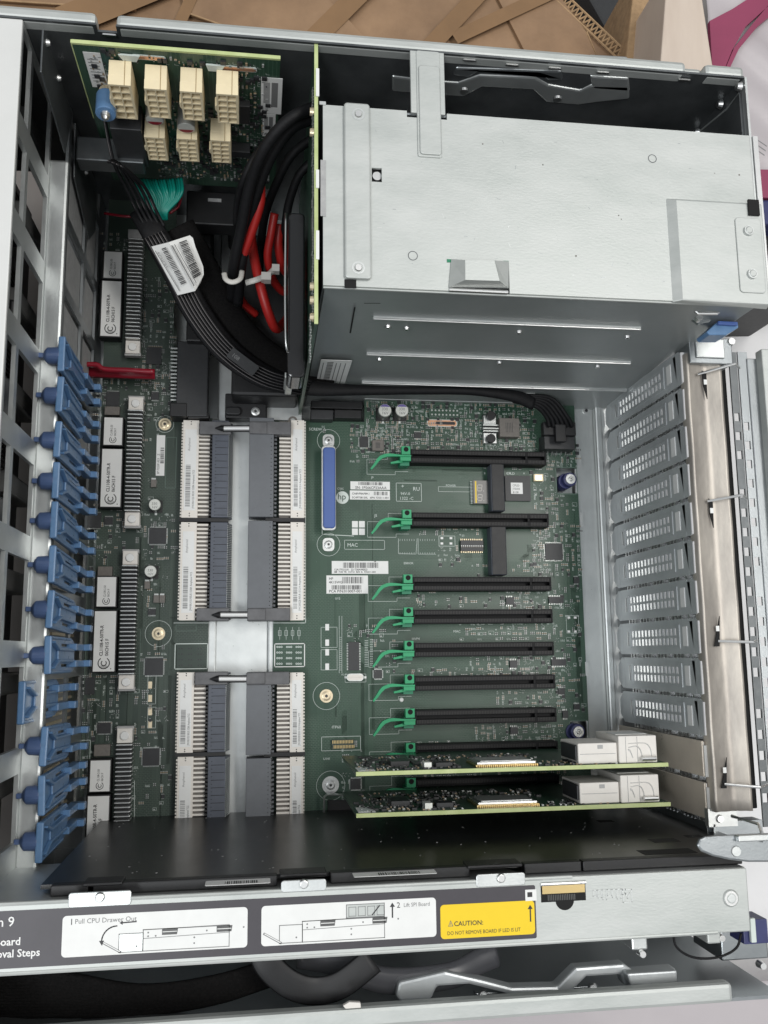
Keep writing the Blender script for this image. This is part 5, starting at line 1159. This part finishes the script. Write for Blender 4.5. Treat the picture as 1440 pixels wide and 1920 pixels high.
for k in range(1, 12):
    if k == 8:
        c = thing('plastic_clip', clab(8), 'clip', (CX0, cy[8], 80), 'blue plastic clips along the front cage'); clip_at(c, False); c.location += Vector((-7, 0, 10)) * S; c.rotation_euler = (0, math.radians(-3), 0); c.scale = (1, 1.08, 1.0)
    else:
        c = dup(c0, None, (0, cy[k] - cy[0], 0), clab(k)); c.rotation_euler = (math.radians(random.uniform(-2.5, 2.5)), 0, math.radians(random.uniform(-2, 2)))
cx_ = thing('plastic_clip', 'blue plastic clip end peeking in at the lower left edge of the picture', 'clip', (-112, -100, 150))
m = MB(); m.box(-124, -110, -108, -92, 138, 150, 'blue_plastic'); m.cyl(-113, -99, 150, 152, 3.0, 'blue_dark', 16); m.build('body', cx_, bevel=.8)

# ================================================================== upright power board, top left
pb_ = thing('power_board', 'upright green power board with seven cream sockets in the top left corner', 'circuit board', (-40, 286, 50))
YP = 284.5
def FR(): return MB().frame((0, YP, 0), (1, 0, 0), (0, 0, 1))
m = FR(); m.box(-88.5, 8.8, 46, 169.6, -1.6, 0, 'pcb'); m.box(-88.5, 8.8, 169.6, 170.8, -1.7, .1, 'pcb_edge'); m.box(-89.0, -88.5, 110, 170.8, -1.6, .1, 'pcb_edge'); m.build('board', pb_)
def ycon(xl_, zt, hh):
    m = MB(); W_ = 10.6; D_ = 13.4; yf = YP - D_ - .8; yk = YP - .8
    hs = []; nr = 5; ph_ = (hh - 1.2) / nr
    for i in range(nr):
        for j in (0, 1): hs.append((.9 + j * 4.6, .9 + j * 4.6 + 4.0, .8 + i * ph_, .8 + i * ph_ + ph_ - .9))
    m.frame((xl_, yf + 5, zt - hh), (1, 0, 0), (0, 0, 1)); m.plate(0, W_, 0, hh, 0, 5, hs, 'cream'); m.box(.05, W_ - .05, .05, hh - .05, -D_ + 5.4, 0, 'cream'); m.prism([(0, hh * .62), (-1.0, hh * .58), (-1.0, hh * .45), (0, hh * .36)], 0, 5, 'cream'); o = m.build('power_socket', pb_, bevel=.25)
    m = MB(); m.frame((xl_, yf + 5, zt - hh), (1, 0, 0), (0, 0, 1))
    for i in range(nr):
        for j in (0, 1): m.box(2.2 + j * 4.6, 3.4 + j * 4.6, .8 + i * ph_ + 1.4, .8 + i * ph_ + 2.6, 0, 2.6, 'cream_dark')
    m.tube([(7.6, hh + .02, -8), (7.6, hh + .02, 5)], .2, 'cream_dark', n=5, smooth=False); m.build('socket_pins', o, kind='stuff')
for (u, v, hh) in [(202, 158, 28), (270, 166, 24), (337, 171, 24), (405, 176, 24.5), (270, 257, 22.5), (331, 260, 22), (394, 263, 22)]:
    p = PY(u, v, 270.2); ycon(p.x, p.z, hh)
m = FR(); rr = random.Random(12)
def fr_smd(mb, x0, x1, z0, z1, dens, seed):
    r = random.Random(seed); z = z0
    while z < z1:
        x = x0
        while x < x1:
            if r.random() < dens:
                k = r.random()
                if k < .55: w_, h_ = r.choice(((.6, 1.3), (1.3, .6), (1, 2))); mb.box(x, x + w_, z, z + h_, 0, .6, r.choice(('smd_tan', 'smd_end', 'chip'))); mb.box(x, x + w_, z, z + .3, 0, .65, 'smd_end')
                elif k < .7: mb.box(x, x + 2.6, z, z + 2.6, 0, 1, 'chip')
                else: mb.line([(x, z), (x + r.uniform(.5, 2), z)], .16, .1, 'silk'); mb.line([(x, z), (x, z + r.uniform(.5, 1.6))], .16, .1, 'silk')
            x += 2.0
        z += 2.0
fr_smd(m, -82, -70, 128, 168, .45, 1); fr_smd(m, -70, 4, 160, 166, .5, 2); fr_smd(m, -12, 4, 84, 160, .5, 3); fr_smd(m, -60, 6, 54, 92, .6, 4); fr_smd(m, -58, -12, 92, 132, .4, 5)
m.build('surface_components', pb_, kind='stuff')
for (x, z, w_, h_, mm) in [(-60.5, 163.2, 14, 2.0, 'copper'), (-19, 160.0, 16, 2.2, 'copper')]:
    m = FR(); m.prism(rrect(x - 1.5, x + w_ + .6, z - .7, z + h_ + .7, 1.2), 0, .3, 'silk'); m.prism(rrect(x, x + w_, z, z + h_, .9), .3, .6, mm); m.build('copper_slot', pb_)
m = FR(); m.prism([(-68, 166), (-58, 166), (-60, 161.5), (-66, 161.5)], .3, 1.2, 'silk'); m.build('foil_patch', pb_); m = FR(); m.prism([(-27, 163.5), (-18, 163.5), (-20, 159), (-26, 159)], .3, 1.2, 'silk'); m.build('foil_patch', pb_)
for (u0, v0, u1, v1, sd) in [(489, 148, 530, 212, 3), (492, 215, 517, 255, 5)]:
    a, b = PY(u0, v1, YP - .4), PY(u1, v0, YP - .4); m = FR(); W_ = b.x - a.x; H_ = b.z - a.z
    m.box(a.x, b.x, a.z, b.z, .2, .4, 'label_white'); m.box(a.x + W_ * .12, a.x + W_ * .42, a.z + H_ * .3, b.z - H_ * .12, .4, .45, 'plate_grey'); m.box(a.x + W_ * .5, a.x + W_ * .8, a.z + H_ * .2, b.z - H_ * .12, .4, .45, 'ink_grey'); m.text('HP', a.x + W_ * .12, a.z + H_ * .06, 2.2, 'ink', .5); m.build('paper_label', pb_)
m = FR(); m.prism([(-84.5, 165), (-76.5, 165), (-76.5, 138), (-84.5, 138)], .2, .4, 'label_white'); 
for k in range(8): m.line([(-83, 160 - k * 2.4), (-78.5, 160 - k * 2.4)], .5, .5, 'ink_grey')
m.build('paper_label', pb_)
for (u, v) in [(349, 240), (290, 225)]:
    p = PY(u, v, YP - 12); m = FR(); m.cyl(p.x, p.z, 0, 12, 4.6, 'tin', 26); m.cyl(p.x, p.z, 12, 12.1, 4.2, 'cap_top', 26); m.add([(p.x + 4 * math.cos(math.radians(a)), p.z + 4 * math.sin(math.radians(a)), 12.2) for a in range(200, 341, 14)], [tuple(range(11))], 'red_lever'); m.build('capacitor', pb_, smooth=False)
m = FR(); m.box(-78, -62, 88, 124, 0, 14, 'chip'); m.build('black_socket', pb_, bevel=.5)
m = FR(); m.box(-30, -6, 90, 96, 0, 6, 'chip'); m.box(-12, -6, 120, 136, 0, 4, 'chip'); m.build('black_socket', pb_, bevel=.4, split=True)
# blue knob at its left end
kb = thing('thumb_screw', 'blue knurled thumb screw with silver head under the left end of the power board', 'screw', P(198, 225, 120))
p = PY(198, 235, 262); m = MB().frame((p.x, 262, p.z), (1, 0, 0), (0, 0, 1)); m.M = Matrix.Translation(Vector((p.x, 262, p.z)))
m.M = Matrix.Translation(Vector((p.x, 273, p.z))) @ Matrix.Rotation(math.radians(78), 4, 'X')
m.cyl(0, 0, -6, 6, 5.3, 'blue_plastic', 26, 5.0); o = m.build('knob', kb, bevel=.5)
for k in range(18): pass
m2 = MB(); m2.M = m.M; m2.cyl(0, 0, 6, 8, 2.6, 'steel', 18, 2.0); m2.cyl(0, 0, 8, 9.4, 1.6, 'steel', 14, 1.0); m2.build('silver_tip', kb)
m2 = MB(); m2.M = m.M; m2.cyl(0, 0, -9, -6, 4.2, 'brass', 22, 4.2); m2.build('brass_collar', kb)
# horizontal grey crossbar under the board and dark bracket
m = MB(); m.box(-100, -64, 268, 282, 84, 96, 'zinc_shaded'); m.build('cross_bar', ch, bevel=.8)
# black parts with dark fill added to deepen the shadowed corner
sh = thing('shroud_dark_fill', 'black plastic parts and dark fill deepening the shadowed corner below the power board', 'cover', (-40, 220, 0))
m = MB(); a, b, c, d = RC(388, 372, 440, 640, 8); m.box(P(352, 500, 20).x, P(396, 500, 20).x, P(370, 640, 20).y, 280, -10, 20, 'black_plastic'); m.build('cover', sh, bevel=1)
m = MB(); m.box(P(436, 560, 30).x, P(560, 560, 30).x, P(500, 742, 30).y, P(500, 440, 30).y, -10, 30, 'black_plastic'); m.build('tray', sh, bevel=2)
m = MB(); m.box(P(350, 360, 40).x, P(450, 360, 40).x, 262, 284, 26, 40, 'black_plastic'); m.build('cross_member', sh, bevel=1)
m = MB(); m.pb(422, 738, 500, 784, 0, 10, 'black_plastic'); a, b, c, d = RC(422, 763, 452, 778, 12); m.prism(rrect(a, b, c, d, 2.2), 4, 13, 'black_plastic'); m.build('black_foot', sh, bevel=.8)
m = MB(); p = P(479, 771, 11); screw(m, p.x, p.y, 10, 2.9, 'tin'); m.build('screw', sh)
m = MB(); m.pb(500, 752, 566, 788, -4, 3, 'zinc'); p = P(549, 789, 3); m.ring(p.x, p.y, 3, 1.6, 3.0, 'ferrite'); m.build('end_plate', sh, bevel=.4); m = MB(); m.pb(508, 742, 534, 750, 3, 9, 'latch_teal'); m.build('teal_tab', sh, bevel=.4)
m = MB(); m.pb(390, 372, 415, 378, 20, 40.5, 'plate_grey'); m.build('bright_edge', sh)
m = MB(); p = P(438, 428, 25); m.cyl(p.x, p.y, 0, 26, 4, 'black_plastic', 20); m.build('post', sh)

# ================================================================== cables
def tube_obj(name, label, cat, pts, ra, m_, rb=None, group=None, n=12):
    m = MB(); m.tube([P(*p) for p in pts], ra, m_, rb=rb, n=n, sub=8); o = m.build(name, smooth=True); tag(o, label, cat, group); return o
# flat black ribbon running from the power board to the expansion board
path = [(262, 395, 70), (290, 440, 72), (330, 510, 66), (372, 590, 60), (428, 660, 54), (500, 708, 50), (580, 727, 44), (660, 731, 40), (760, 732, 36), (880, 733, 32), (960, 742, 28), (1000, 756, 24)]
rc = thing('ribbon_cable', 'flat black cable bundle curving from the power board to the green board', 'cable', P(420, 650, 50))
m = MB(); m.tube([P(*p) for p in path], 8.0, 'cable_black', rb=2.4, n=14, sub=8, rs=[.8, .9, 1, 1, 1, .9, .62, .45, .34, .34, .5, .6]); m.build('sleeve', rc, smooth=True)
m = MB(); m.tube([P(u + 44, v - 14, z - 8) for u, v, z in path[1:7]], 10, 'sleeve_mesh', rb=4, n=14, sub=8); m.build('braided_sleeve', rc, smooth=True)
for k in range(6):
    pts = []
    for (u, v, z), (du, dv) in zip(path[1:7], [(1, -.42)] * 2 + [(.9, -.5)] + [(.75, -.62)] + [(.5, -.8)] + [(.3, -.85)]): off = (k - 1.5) * 6.0 - 7; pts.append(P(u + du * off, v + dv * off, z + 3.0))
    m = MB(); m.tube(pts, .95, 'cable_black', n=8, sub=8); m.tube([q_ + Vector((-.5, -.2, .72)) for q_ in pts], .26, 'wire_gloss', n=5, sub=8); m.build('wire', rc, smooth=True)
for k in range(5):
    m = MB(); m.tube([P(196 + k * 8, 222 + k * 18 if k == 0 else 300 + k * 3, 112 - k), P(212 + k * 8, 300 + k * 6, 102), P(236 + k * 9, 352, 88), P(258 + k * 9, 398, 76), P(272 + k * 9, 425, 72)], 1.0, 'cable_black', n=8, sub=8); m.tube([q_ + Vector((-.5, 0, .8)) for q_ in [P(196 + k * 8, 222 + k * 18 if k == 0 else 300 + k * 3, 112 - k), P(212 + k * 8, 300 + k * 6, 102), P(236 + k * 9, 352, 88), P(258 + k * 9, 398, 76)]], .3, 'wire_gloss', n=5, sub=8); m.build('wire', rc, smooth=True)
for k in range(6):
    m = MB(); e = P(1030 + k * 8.6, 800, 17); m.tube([P(962 + k * 4, 752 - k * 2.2, 25), P(1004 + k * 6, 762 - k * 3, 24), P(1024 + k * 8, 782, 20), e], 1.35, 'cable_black', n=8, sub=8); m.build('wire', rc, smooth=True)
m = MB(); m.pb(1019, 791, 1080, 816, 10, 16, 'black_plastic'); m.pb(1042, 795, 1062, 828, 15, 19, 'black_plastic'); m.build('plug', rc, bevel=.6)
# the printed label folded round the bundle
m = MB(); A = P(285, 461, 78); B = P(360, 442, 78); C = P(332, 554, 70); 
ux = (B - A).normalized(); uy = (A - C).normalized(); uy = (uy - ux * uy.dot(ux)).normalized()
m.frame(C, ux, uy); W_ = (B - A).length; H_ = (A - C).length
sk = C
def q2(u, v, z=76): return P(u, v, z)
def poly3(mb, pts, m_, th=.5):
    n = len(pts); mb.M = None; up = Vector((0, 0, th)); mb.add([p for p in pts] + [p + up for p in pts], [tuple(range(n)), tuple(range(n, 2 * n))[::-1]] + [((i + 1) % n, i, n + i, n + (i + 1) % n) for i in range(n)], m_)
lab = MB(); poly3(lab, [q2(284, 463, 74), q2(316, 455, 80), q2(366, 546, 74), q2(333, 554, 68)], 'label_white'); poly3(lab, [q2(316, 455, 80.05), q2(356, 442, 76), q2(362, 447, 76), q2(366, 462, 74), q2(381, 500, 70), q2(382, 515, 70), q2(376, 530, 70), q2(366, 546, 74)], 'label_white')
lo = lab.build('cable_label', rc)
m = MB()
for k in range(24):
    t = k / 24; rr_ = random.Random(k).uniform(.5, .95)
    for (a0, a1, b0, b1) in [((303, 468, 78.6), (311, 465, 79.8), (340, 536, 74.2), (350, 532, 74.8)), ((336, 456, 79.6), (350, 451, 78.2), (364, 524, 74.6), (378, 516, 72))]:
        A0, A1, B0, B1 = P(*a0), P(*a1), P(*b0), P(*b1); t2 = t + rr_ / 24 * .8; up = Vector((0, 0, 1.0)); m.add([A0.lerp(B0, t) + up, A1.lerp(B1, t) + up, A1.lerp(B1, t2) + up, A0.lerp(B0, t2) + up], [(3, 2, 1, 0), (0, 1, 2, 3)], 'ink')
m.tube([P(291, 470, 77), P(337, 546, 72)], .2, 'ink_grey', n=4, smooth=False); m.tube([P(322, 460, 81.4), P(364, 536, 77)], .3, 'ink_grey', n=4, smooth=False); m.tube([P(327, 458, 81.2), P(368, 530, 76.5)], .2, 'ink_grey', n=4, smooth=False)
m.build('barcode', lo)
m = MB(); dvec = (P(337, 546, 74) - P(291, 470, 78)).normalized(); m.frame(P(291, 468, 80), dvec, Vector((0, 0, 1)).cross(dvec)); m.text('RCNCRS', 2, -.6, 2.6, 'ink_grey', .2); m.build('printed_text', lo)
# teal wire fan
tw = thing('teal_wires', 'fan of thin teal green wires spreading above the black ribbon', 'wires', P(300, 360, 70))
for k in range(18):
    t = k / 17; m = MB(); m.tube([P(248 + 92 * t, 334 + 4 * math.sin(t * 3.14), 66 + (k % 3) * 1.6), P(256 + 86 * t, 350 + 6 * t, 72 + (k % 3)), P(276 + 62 * t - 8 * abs(t - .5), 374, 72), P(284 + 30 * t, 396, 70), P(288 + 24 * t, 412, 66)], .95, 'wire_teal', n=7, sub=6); m.build('wire', tw, smooth=True)
# heavy power leads
G = 'heavy power leads bundled left of the duct'
tube_obj('power_cable', 'thick black power lead, outermost of the bundle, bending down past the white tie', 'cable', [(588, 202, 150), (540, 226, 152), (495, 280, 142), (468, 350, 124), (452, 430, 104), (438, 500, 86), (434, 560, 60)], 3.0, 'cable_black', group=G)
tube_obj('power_cable', 'thick black power lead second from outside, arching from the backplane', 'cable', [(588, 222, 142), (548, 240, 142), (510, 290, 132), (482, 360, 116), (466, 430, 98), (452, 500, 84), (446, 570, 60)], 3.0, 'cable_black', group=G)
tube_obj('power_cable', 'thin grey black lead left of the thick black ones', 'cable', [(530, 236, 130), (480, 292, 126), (456, 340, 118), (446, 380, 104), (444, 420, 88)], 2.2, 'cable_black', group=G)
tube_obj('power_cable', 'bright red power lead running beside the black leads down to the tie', 'cable', [(494, 280, 118), (488, 335, 116), (488, 380, 110), (470, 440, 98), (452, 490, 86), (446, 520, 76)], 2.6, 'cable_red', group=G)
tube_obj('power_cable', 'red power lead with a loop at the bottom beside the duct', 'cable', [(470, 440, 74), (478, 490, 78), (492, 550, 78), (506, 594, 72), (518, 616, 62), (532, 606, 50), (545, 588, 40)], 2.8, 'cable_red', group=G)
tube_obj('power_cable', 'dark red power lead hanging behind the duct edge', 'cable', [(515, 400, 90), (508, 440, 84), (502, 480, 76), (510, 520, 66), (528, 545, 56), (545, 548, 50)], 2.4, 'cable_red', group=G)
tube_obj('power_cable', 'red power lead half hidden between the zip tie and the duct', 'cable', [(524, 420, 80), (522, 460, 74), (530, 500, 64), (545, 520, 54)], 2.6, 'cable_red', group=G)
tube_obj('power_cable', 'black power lead crossing behind the red ones', 'cable', [(588, 258, 120), (548, 290, 116), (520, 340, 104), (498, 400, 84), (488, 470, 60), (486, 540, 40)], 2.4, 'cable_black', group=G)
tube_obj('power_cable', 'black power lead nearest the backplane board', 'cable', [(588, 300, 110), (560, 330, 104), (542, 380, 92), (534, 430, 80), (528, 470, 60)], 2.4, 'cable_black', group=G)
tube_obj('power_cable', 'dull red lead lying low under the tie', 'cable', [(446, 506, 74), (444, 540, 60), (458, 570, 46), (480, 590, 38)], 2.4, 'cable_red', group=G)
tube_obj('thin_wire', 'thin dark red wire crossing the dark corner left of the teal wires', 'wire', [(196, 400, 30), (230, 405, 34), (262, 406, 34)], .8, 'red_lever')
tube_obj('thin_wire', 'thin dark red wire curling under the teal wires', 'wire', [(318, 400, 50), (334, 388, 50), (340, 370, 50)], .7, 'red_lever')
m = MB(); c_ = P(437, 517, 90); m.tube([P(420, 512, 88), P(424, 524, 92), P(436, 529, 93), P(450, 523, 92), P(454, 508, 88)], 1.5, 'zip_white', rb=.7, n=8); tag(m.build('zip_tie', smooth=True), 'white ring tie around the thick black leads', 'cable tie')
m = MB(); m.tube([P(461, 530, 84), P(482, 524, 86), P(504, 514, 82), P(518, 500, 78)], 1.7, 'zip_white', rb=.8, n=8); m.pb(490, 510, 508, 524, 80, 86, 'zip_white'); m.pb(510, 495, 524, 508, 78, 83, 'zip_white'); tag(m.build('zip_tie', smooth=False), 'translucent white cable tie with a square head across the red leads', 'cable tie')
m = MB(); m.frame(P(438, 668, 58), (.82, -.57, 0), (.57, .82, 0)); m.box(-1, 16, -3, 4, 0, .4, 'chip_grey'); m.text('MOLEX', 0, -1.4, 3.2, 'ink_grey', .5); m.M = None
m = MB(); m.frame(P(436, 664, 60), (.80, -.60, 0), (.60, .80, 0)); m.prism(rrect(-2, 17, -3.4, 3.4, 1), 0, .5, 'chip'); m.text('108', 0, -1.4, 3.4, 'ink_grey', .6); m.build('cable_tag', rc)

# ================================================================== two expansion cards
CLB = ['upper green expansion card standing in its slot, in front of the perforated covers', 'lower green expansion card standing next to the black baffle']
def card_at(k):
    yc = -61 - k * 20.58; root = thing('expansion_card', CLB[k], 'card', (136, yc, 40), 'upright expansion cards with white ports')
    m = MB().frame((0, yc + .8, 0), (-1, 0, 0), (0, 0, 1))      # local x = -X, z = +Y
    def F(): return MB().frame((0, yc + .8, 0), (-1, 0, 0), (0, 0, 1))
    X0, X1, ZT = 51.5, 221.0, 93.5
    m.box(-X1, -X0, 18, ZT, -1.6, 0, 'pcb'); m.box(-186, -98, 8, 18, -1.6, 0, 'pcb'); m.box(-X1, -X0, ZT, ZT + .9, -1.9, .15, 'pcb_edge'); m.build('board', root)
    m = F(); fr_smd(m, -108, -54, 50, 91, .42, 40 + k); fr_smd(m, -210, -150, 70, 91, .28, 50 + k); fr_smd(m, -160, -60, 30, 60, .3, 60 + k); m.build('surface_components', root, kind='stuff')
    m = F(); m.box(-62, -53, 76, 91, 0, .2, 'label_white'); m.box(-60.5, -54.5, 78, 89, .2, .3, 'silk'); m.build('paper_label', root)
    m = F(); a, b = PY(905, 1449 if k == 0 else 1528, yc), PY(1010, 1410, yc); m.box(-150, -116, 66, 89, 0, 1.2, 'gold'); m.box(-149, -117, 67, 88, 1.2, 2.4, 'steel'); m.box(-147, -119, 69, 86, 2.4, 2.9, 'tin'); m.build('silver_chip', root, bevel=.2)
    m = F()
    for i in range(30): m.box(-149.5 + i * 1.1, -149.1 + i * 1.1, 89, 90.4, 0, 1.0, 'gold')
    m.build('chip_contacts', root, kind='stuff')
    m = F(); m.box(-82, -72, 64, 78, 0, 3, 'chip'); m.build('chip', root, bevel=.2); m = F(); m.box(-92, -88, 82, 90, 0, 3.4, 'cap_top'); m.build('component', root, bevel=.2); m = F(); m.box(-104, -95, 78, 86, 0, 2.6, 'chip'); m.build('chip', root, bevel=.2)
    m = F(); m.box(-194, -172, 62, 90.5, .2, 11.0, 'conn_white'); m.box(-171.6, -170.6, 66, 90, 2, 10, 'chip'); m.build('port_cage', root, bevel=.5)
    m = F(); m.box(-216, -194.4, 58, 92, .2, 14.5, 'conn_white'); m.build('port_cage', root, bevel=.5)
    m = F()
    for i in range(3): m.tube([(-213 + i * 5.5, 92.0, 3), (-212 + i * 5.5, 92.1, 8 - i), (-209 + i * 4.5, 92.1, 10.5 - i * 1.5), (-200, 92.0, 10.5 - i * 2)], .55, 'paint_white', rb=.25, n=6)
    for x_ in (-205, -198.5): m.box(x_, x_ + .25, 91.8, 92.15, .5, 14, 'plate_grey')
    m.box(-193, -173, 90.4, 90.65, 5.2, 5.5, 'plate_grey'); m.box(-186, -183, 90.4, 90.7, 8, 10, 'plate_grey'); m.box(-214, -196, 70, 84, 14.5, 14.8, 'paint_white')
    for i in range(6): m.box(-217.6, -216, 60 + i * 5, 61.6 + i * 5, 2, 13, 'steel')
    m.build('port_fingers', root, kind='stuff')
    m = F(); m.tube([(-214, ZT + .6, 2.5), (-206, ZT + .6, 2.5)], 1.6, 'steel', rb=1.2, n=10, smooth=False); m.build('screw', root)
    m = MB(); ys_ = YS0 - (10 + k) * PITCH; m.box(233.4, 234.6, ys_ - 9.2, ys_ + 9.2, -2, 109, 'card_bracket'); m.build('card_bracket', root, bevel=.3)
    m = MB(); m.box(234, 238.6, ys_ - 9.2, ys_ + 7, 109.2, 110.4, 'paint_white'); m.build('bent_tab', root, bevel=.2)
card_at(0); card_at(1)

# ================================================================== cable bay along the bottom
m = MB()
for k in range(14): m.tube([P(-60, 1822 + k * 6, 128 - k), P(110, 1828 + k * 5.6, 130), P(260, 1852 + k * 3.6, 130), P(400, 1836 + k * 3.2, 132), P(520, 1800 + k * 3, 128)], 1.9, 'sleeve_mesh', n=8)
tag(m.build('cable_bundle', smooth=True), 'thick bundle of black braided cables below the label bar on the left', 'cables')
m = MB(); m.tube([P(488, 1776, 150), P(505, 1812, 150), P(545, 1846, 148), P(590, 1858, 146), P(640, 1846, 146), P(700, 1800, 146)], 6.0, 'black_plastic', rb=1.0, n=12); tag(m.build('plastic_sleeve', smooth=True), 'wide black plastic sleeve folded below the second white panel of the label', 'sleeve')
m = MB(); m.tube([P(560, 1790, 130), P(640, 1806, 132), P(720, 1838, 134), P(840, 1830, 134), P(900, 1802, 130), P(930, 1790, 128)], 6, 'film_smoke', rb=3, n=12); tag(m.build('plastic_sleeve', smooth=True), 'dark smoky sleeve beside the side handle bracket', 'sleeve')
m = MB(); m.tube([P(1262, 1742, 168), P(1268, 1775, 168), P(1300, 1795, 168), P(1345, 1795, 168), P(1380, 1778, 168), P(1390, 1750, 168)], .55, 'cable_black', n=8); tag(m.build('thin_wire', smooth=True), 'thin black wire looping below the right end of the bar', 'wire')
hn = thing('side_handle', 'formed grey steel handle bracket on the wall below the yellow caution label', 'handle', P(1000, 1835, 140))
def hb3(pts, z0, z1, m_, nm, bv=1.2): m = MB(); m.prism([tuple(P(u, v, z1)[:2]) for u, v in pts], z0, z1, m_); return m.build(nm, hn, bevel=bv)
hb3([(742, 1868), (748, 1842), (835, 1822), (905, 1838), (960, 1852), (1045, 1850), (1080, 1815), (1170, 1808), (1190, 1822), (1268, 1816), (1272, 1844), (1225, 1850), (1170, 1848), (1165, 1828), (1100, 1832), (1070, 1862), (960, 1866), (880, 1846), (820, 1850), (808, 1876), (750, 1878)], 132, 140, 'cover_steel', 'formed_arm')
hb3([(890, 1862), (960, 1858), (1120, 1848), (1134, 1853), (1122, 1862), (960, 1876), (898, 1876)], 128, 133, 'zinc_wall', 'mount_plate', .8)
hb3([(1176, 1826), (1270, 1820), (1271, 1843), (1226, 1849), (1182, 1848)], 140, 146, 'cover_steel', 'end_hook', .8)
m = MB()
for u, v in [(906, 1866), (1112, 1853)]: p = P(u, v, 134); m.cyl(p.x, p.y, 133, 134.4, 2.2, 'steel', 18, 1.7)
m.build('screw', hn, split=True)
m = MB(); m.pb(1184, 1738, 1214, 1782, 120, 160, 'zinc'); m.pb(1326, 1738, 1352, 1770, 120, 162, 'zinc_top'); m.pb(1352, 1740, 1440, 1800, 100, 130, 'zinc_wall'); m.build('bay_upright', ch, bevel=.8, split=True)
m = MB(); 
for u, v in [(1206, 1790), (1355, 1760), (1432, 1812)]: p = P(u, v, 162); m.cyl(p.x, p.y, 158, 162, 1.8, 'steel', 16, 1.4)
m.build('rivet', ch, split=True)
m = MB(); m.prism([tuple(P(u, v, 160)[:2]) for u, v in [(643, 1886), (655, 1879), (676, 1880), (677, 1890), (648, 1892)]], 157.8, 160, 'conn_white'); tag(m.build('paper_scrap', bevel=.3), 'small crumpled white scrap resting on the lower rim', 'scrap')
m = MB(); m.pb(1394, 1724, 1440, 1770, 150, 163, 'blue_dark'); m.pb(1408, 1722, 1418, 1768, 163, 165, 'silk'); tag(m.build('blue_connector', bevel=.4), 'dark blue connector under the stepped right end of the bar', 'connector')

# dust and lint
rr = random.Random(77); m = MB()
for k in range(90):
    x, z = rr.uniform(-80, 235), rr.uniform(10, 155); m.tube([(x, -93.75, z), (x + rr.uniform(-.9, .9), -93.7, z + rr.uniform(-.9, .9))], rr.uniform(.08, .2), 'plate_grey', n=4, smooth=False)
m.build('dust', pn, kind='stuff')
m = MB()
for k in range(120):
    x, y = rr.uniform(35, 245), rr.uniform(172, 260); d = rr.uniform(.3, 2.4); a = rr.uniform(-.5, .5) + (1.57 if rr.random() < .3 else 0)
    m.line([(x, y), (x + d * math.cos(a), y + d * math.sin(a))], rr.uniform(.1, .22), T + .06, rr.choice(('zinc', 'paint_white', 'zinc_wall')))
m.build('scratches', ps, kind='stuff')
m = MB()
for k in range(160):
    x, y = rr.uniform(-90, 235), rr.uniform(-90, 140); m.line([(x, y), (x + rr.uniform(-.8, .8), y + rr.uniform(-.8, .8))], rr.uniform(.08, .2), .12, 'silk_dim')
m.build('dust', eb, kind='stuff')
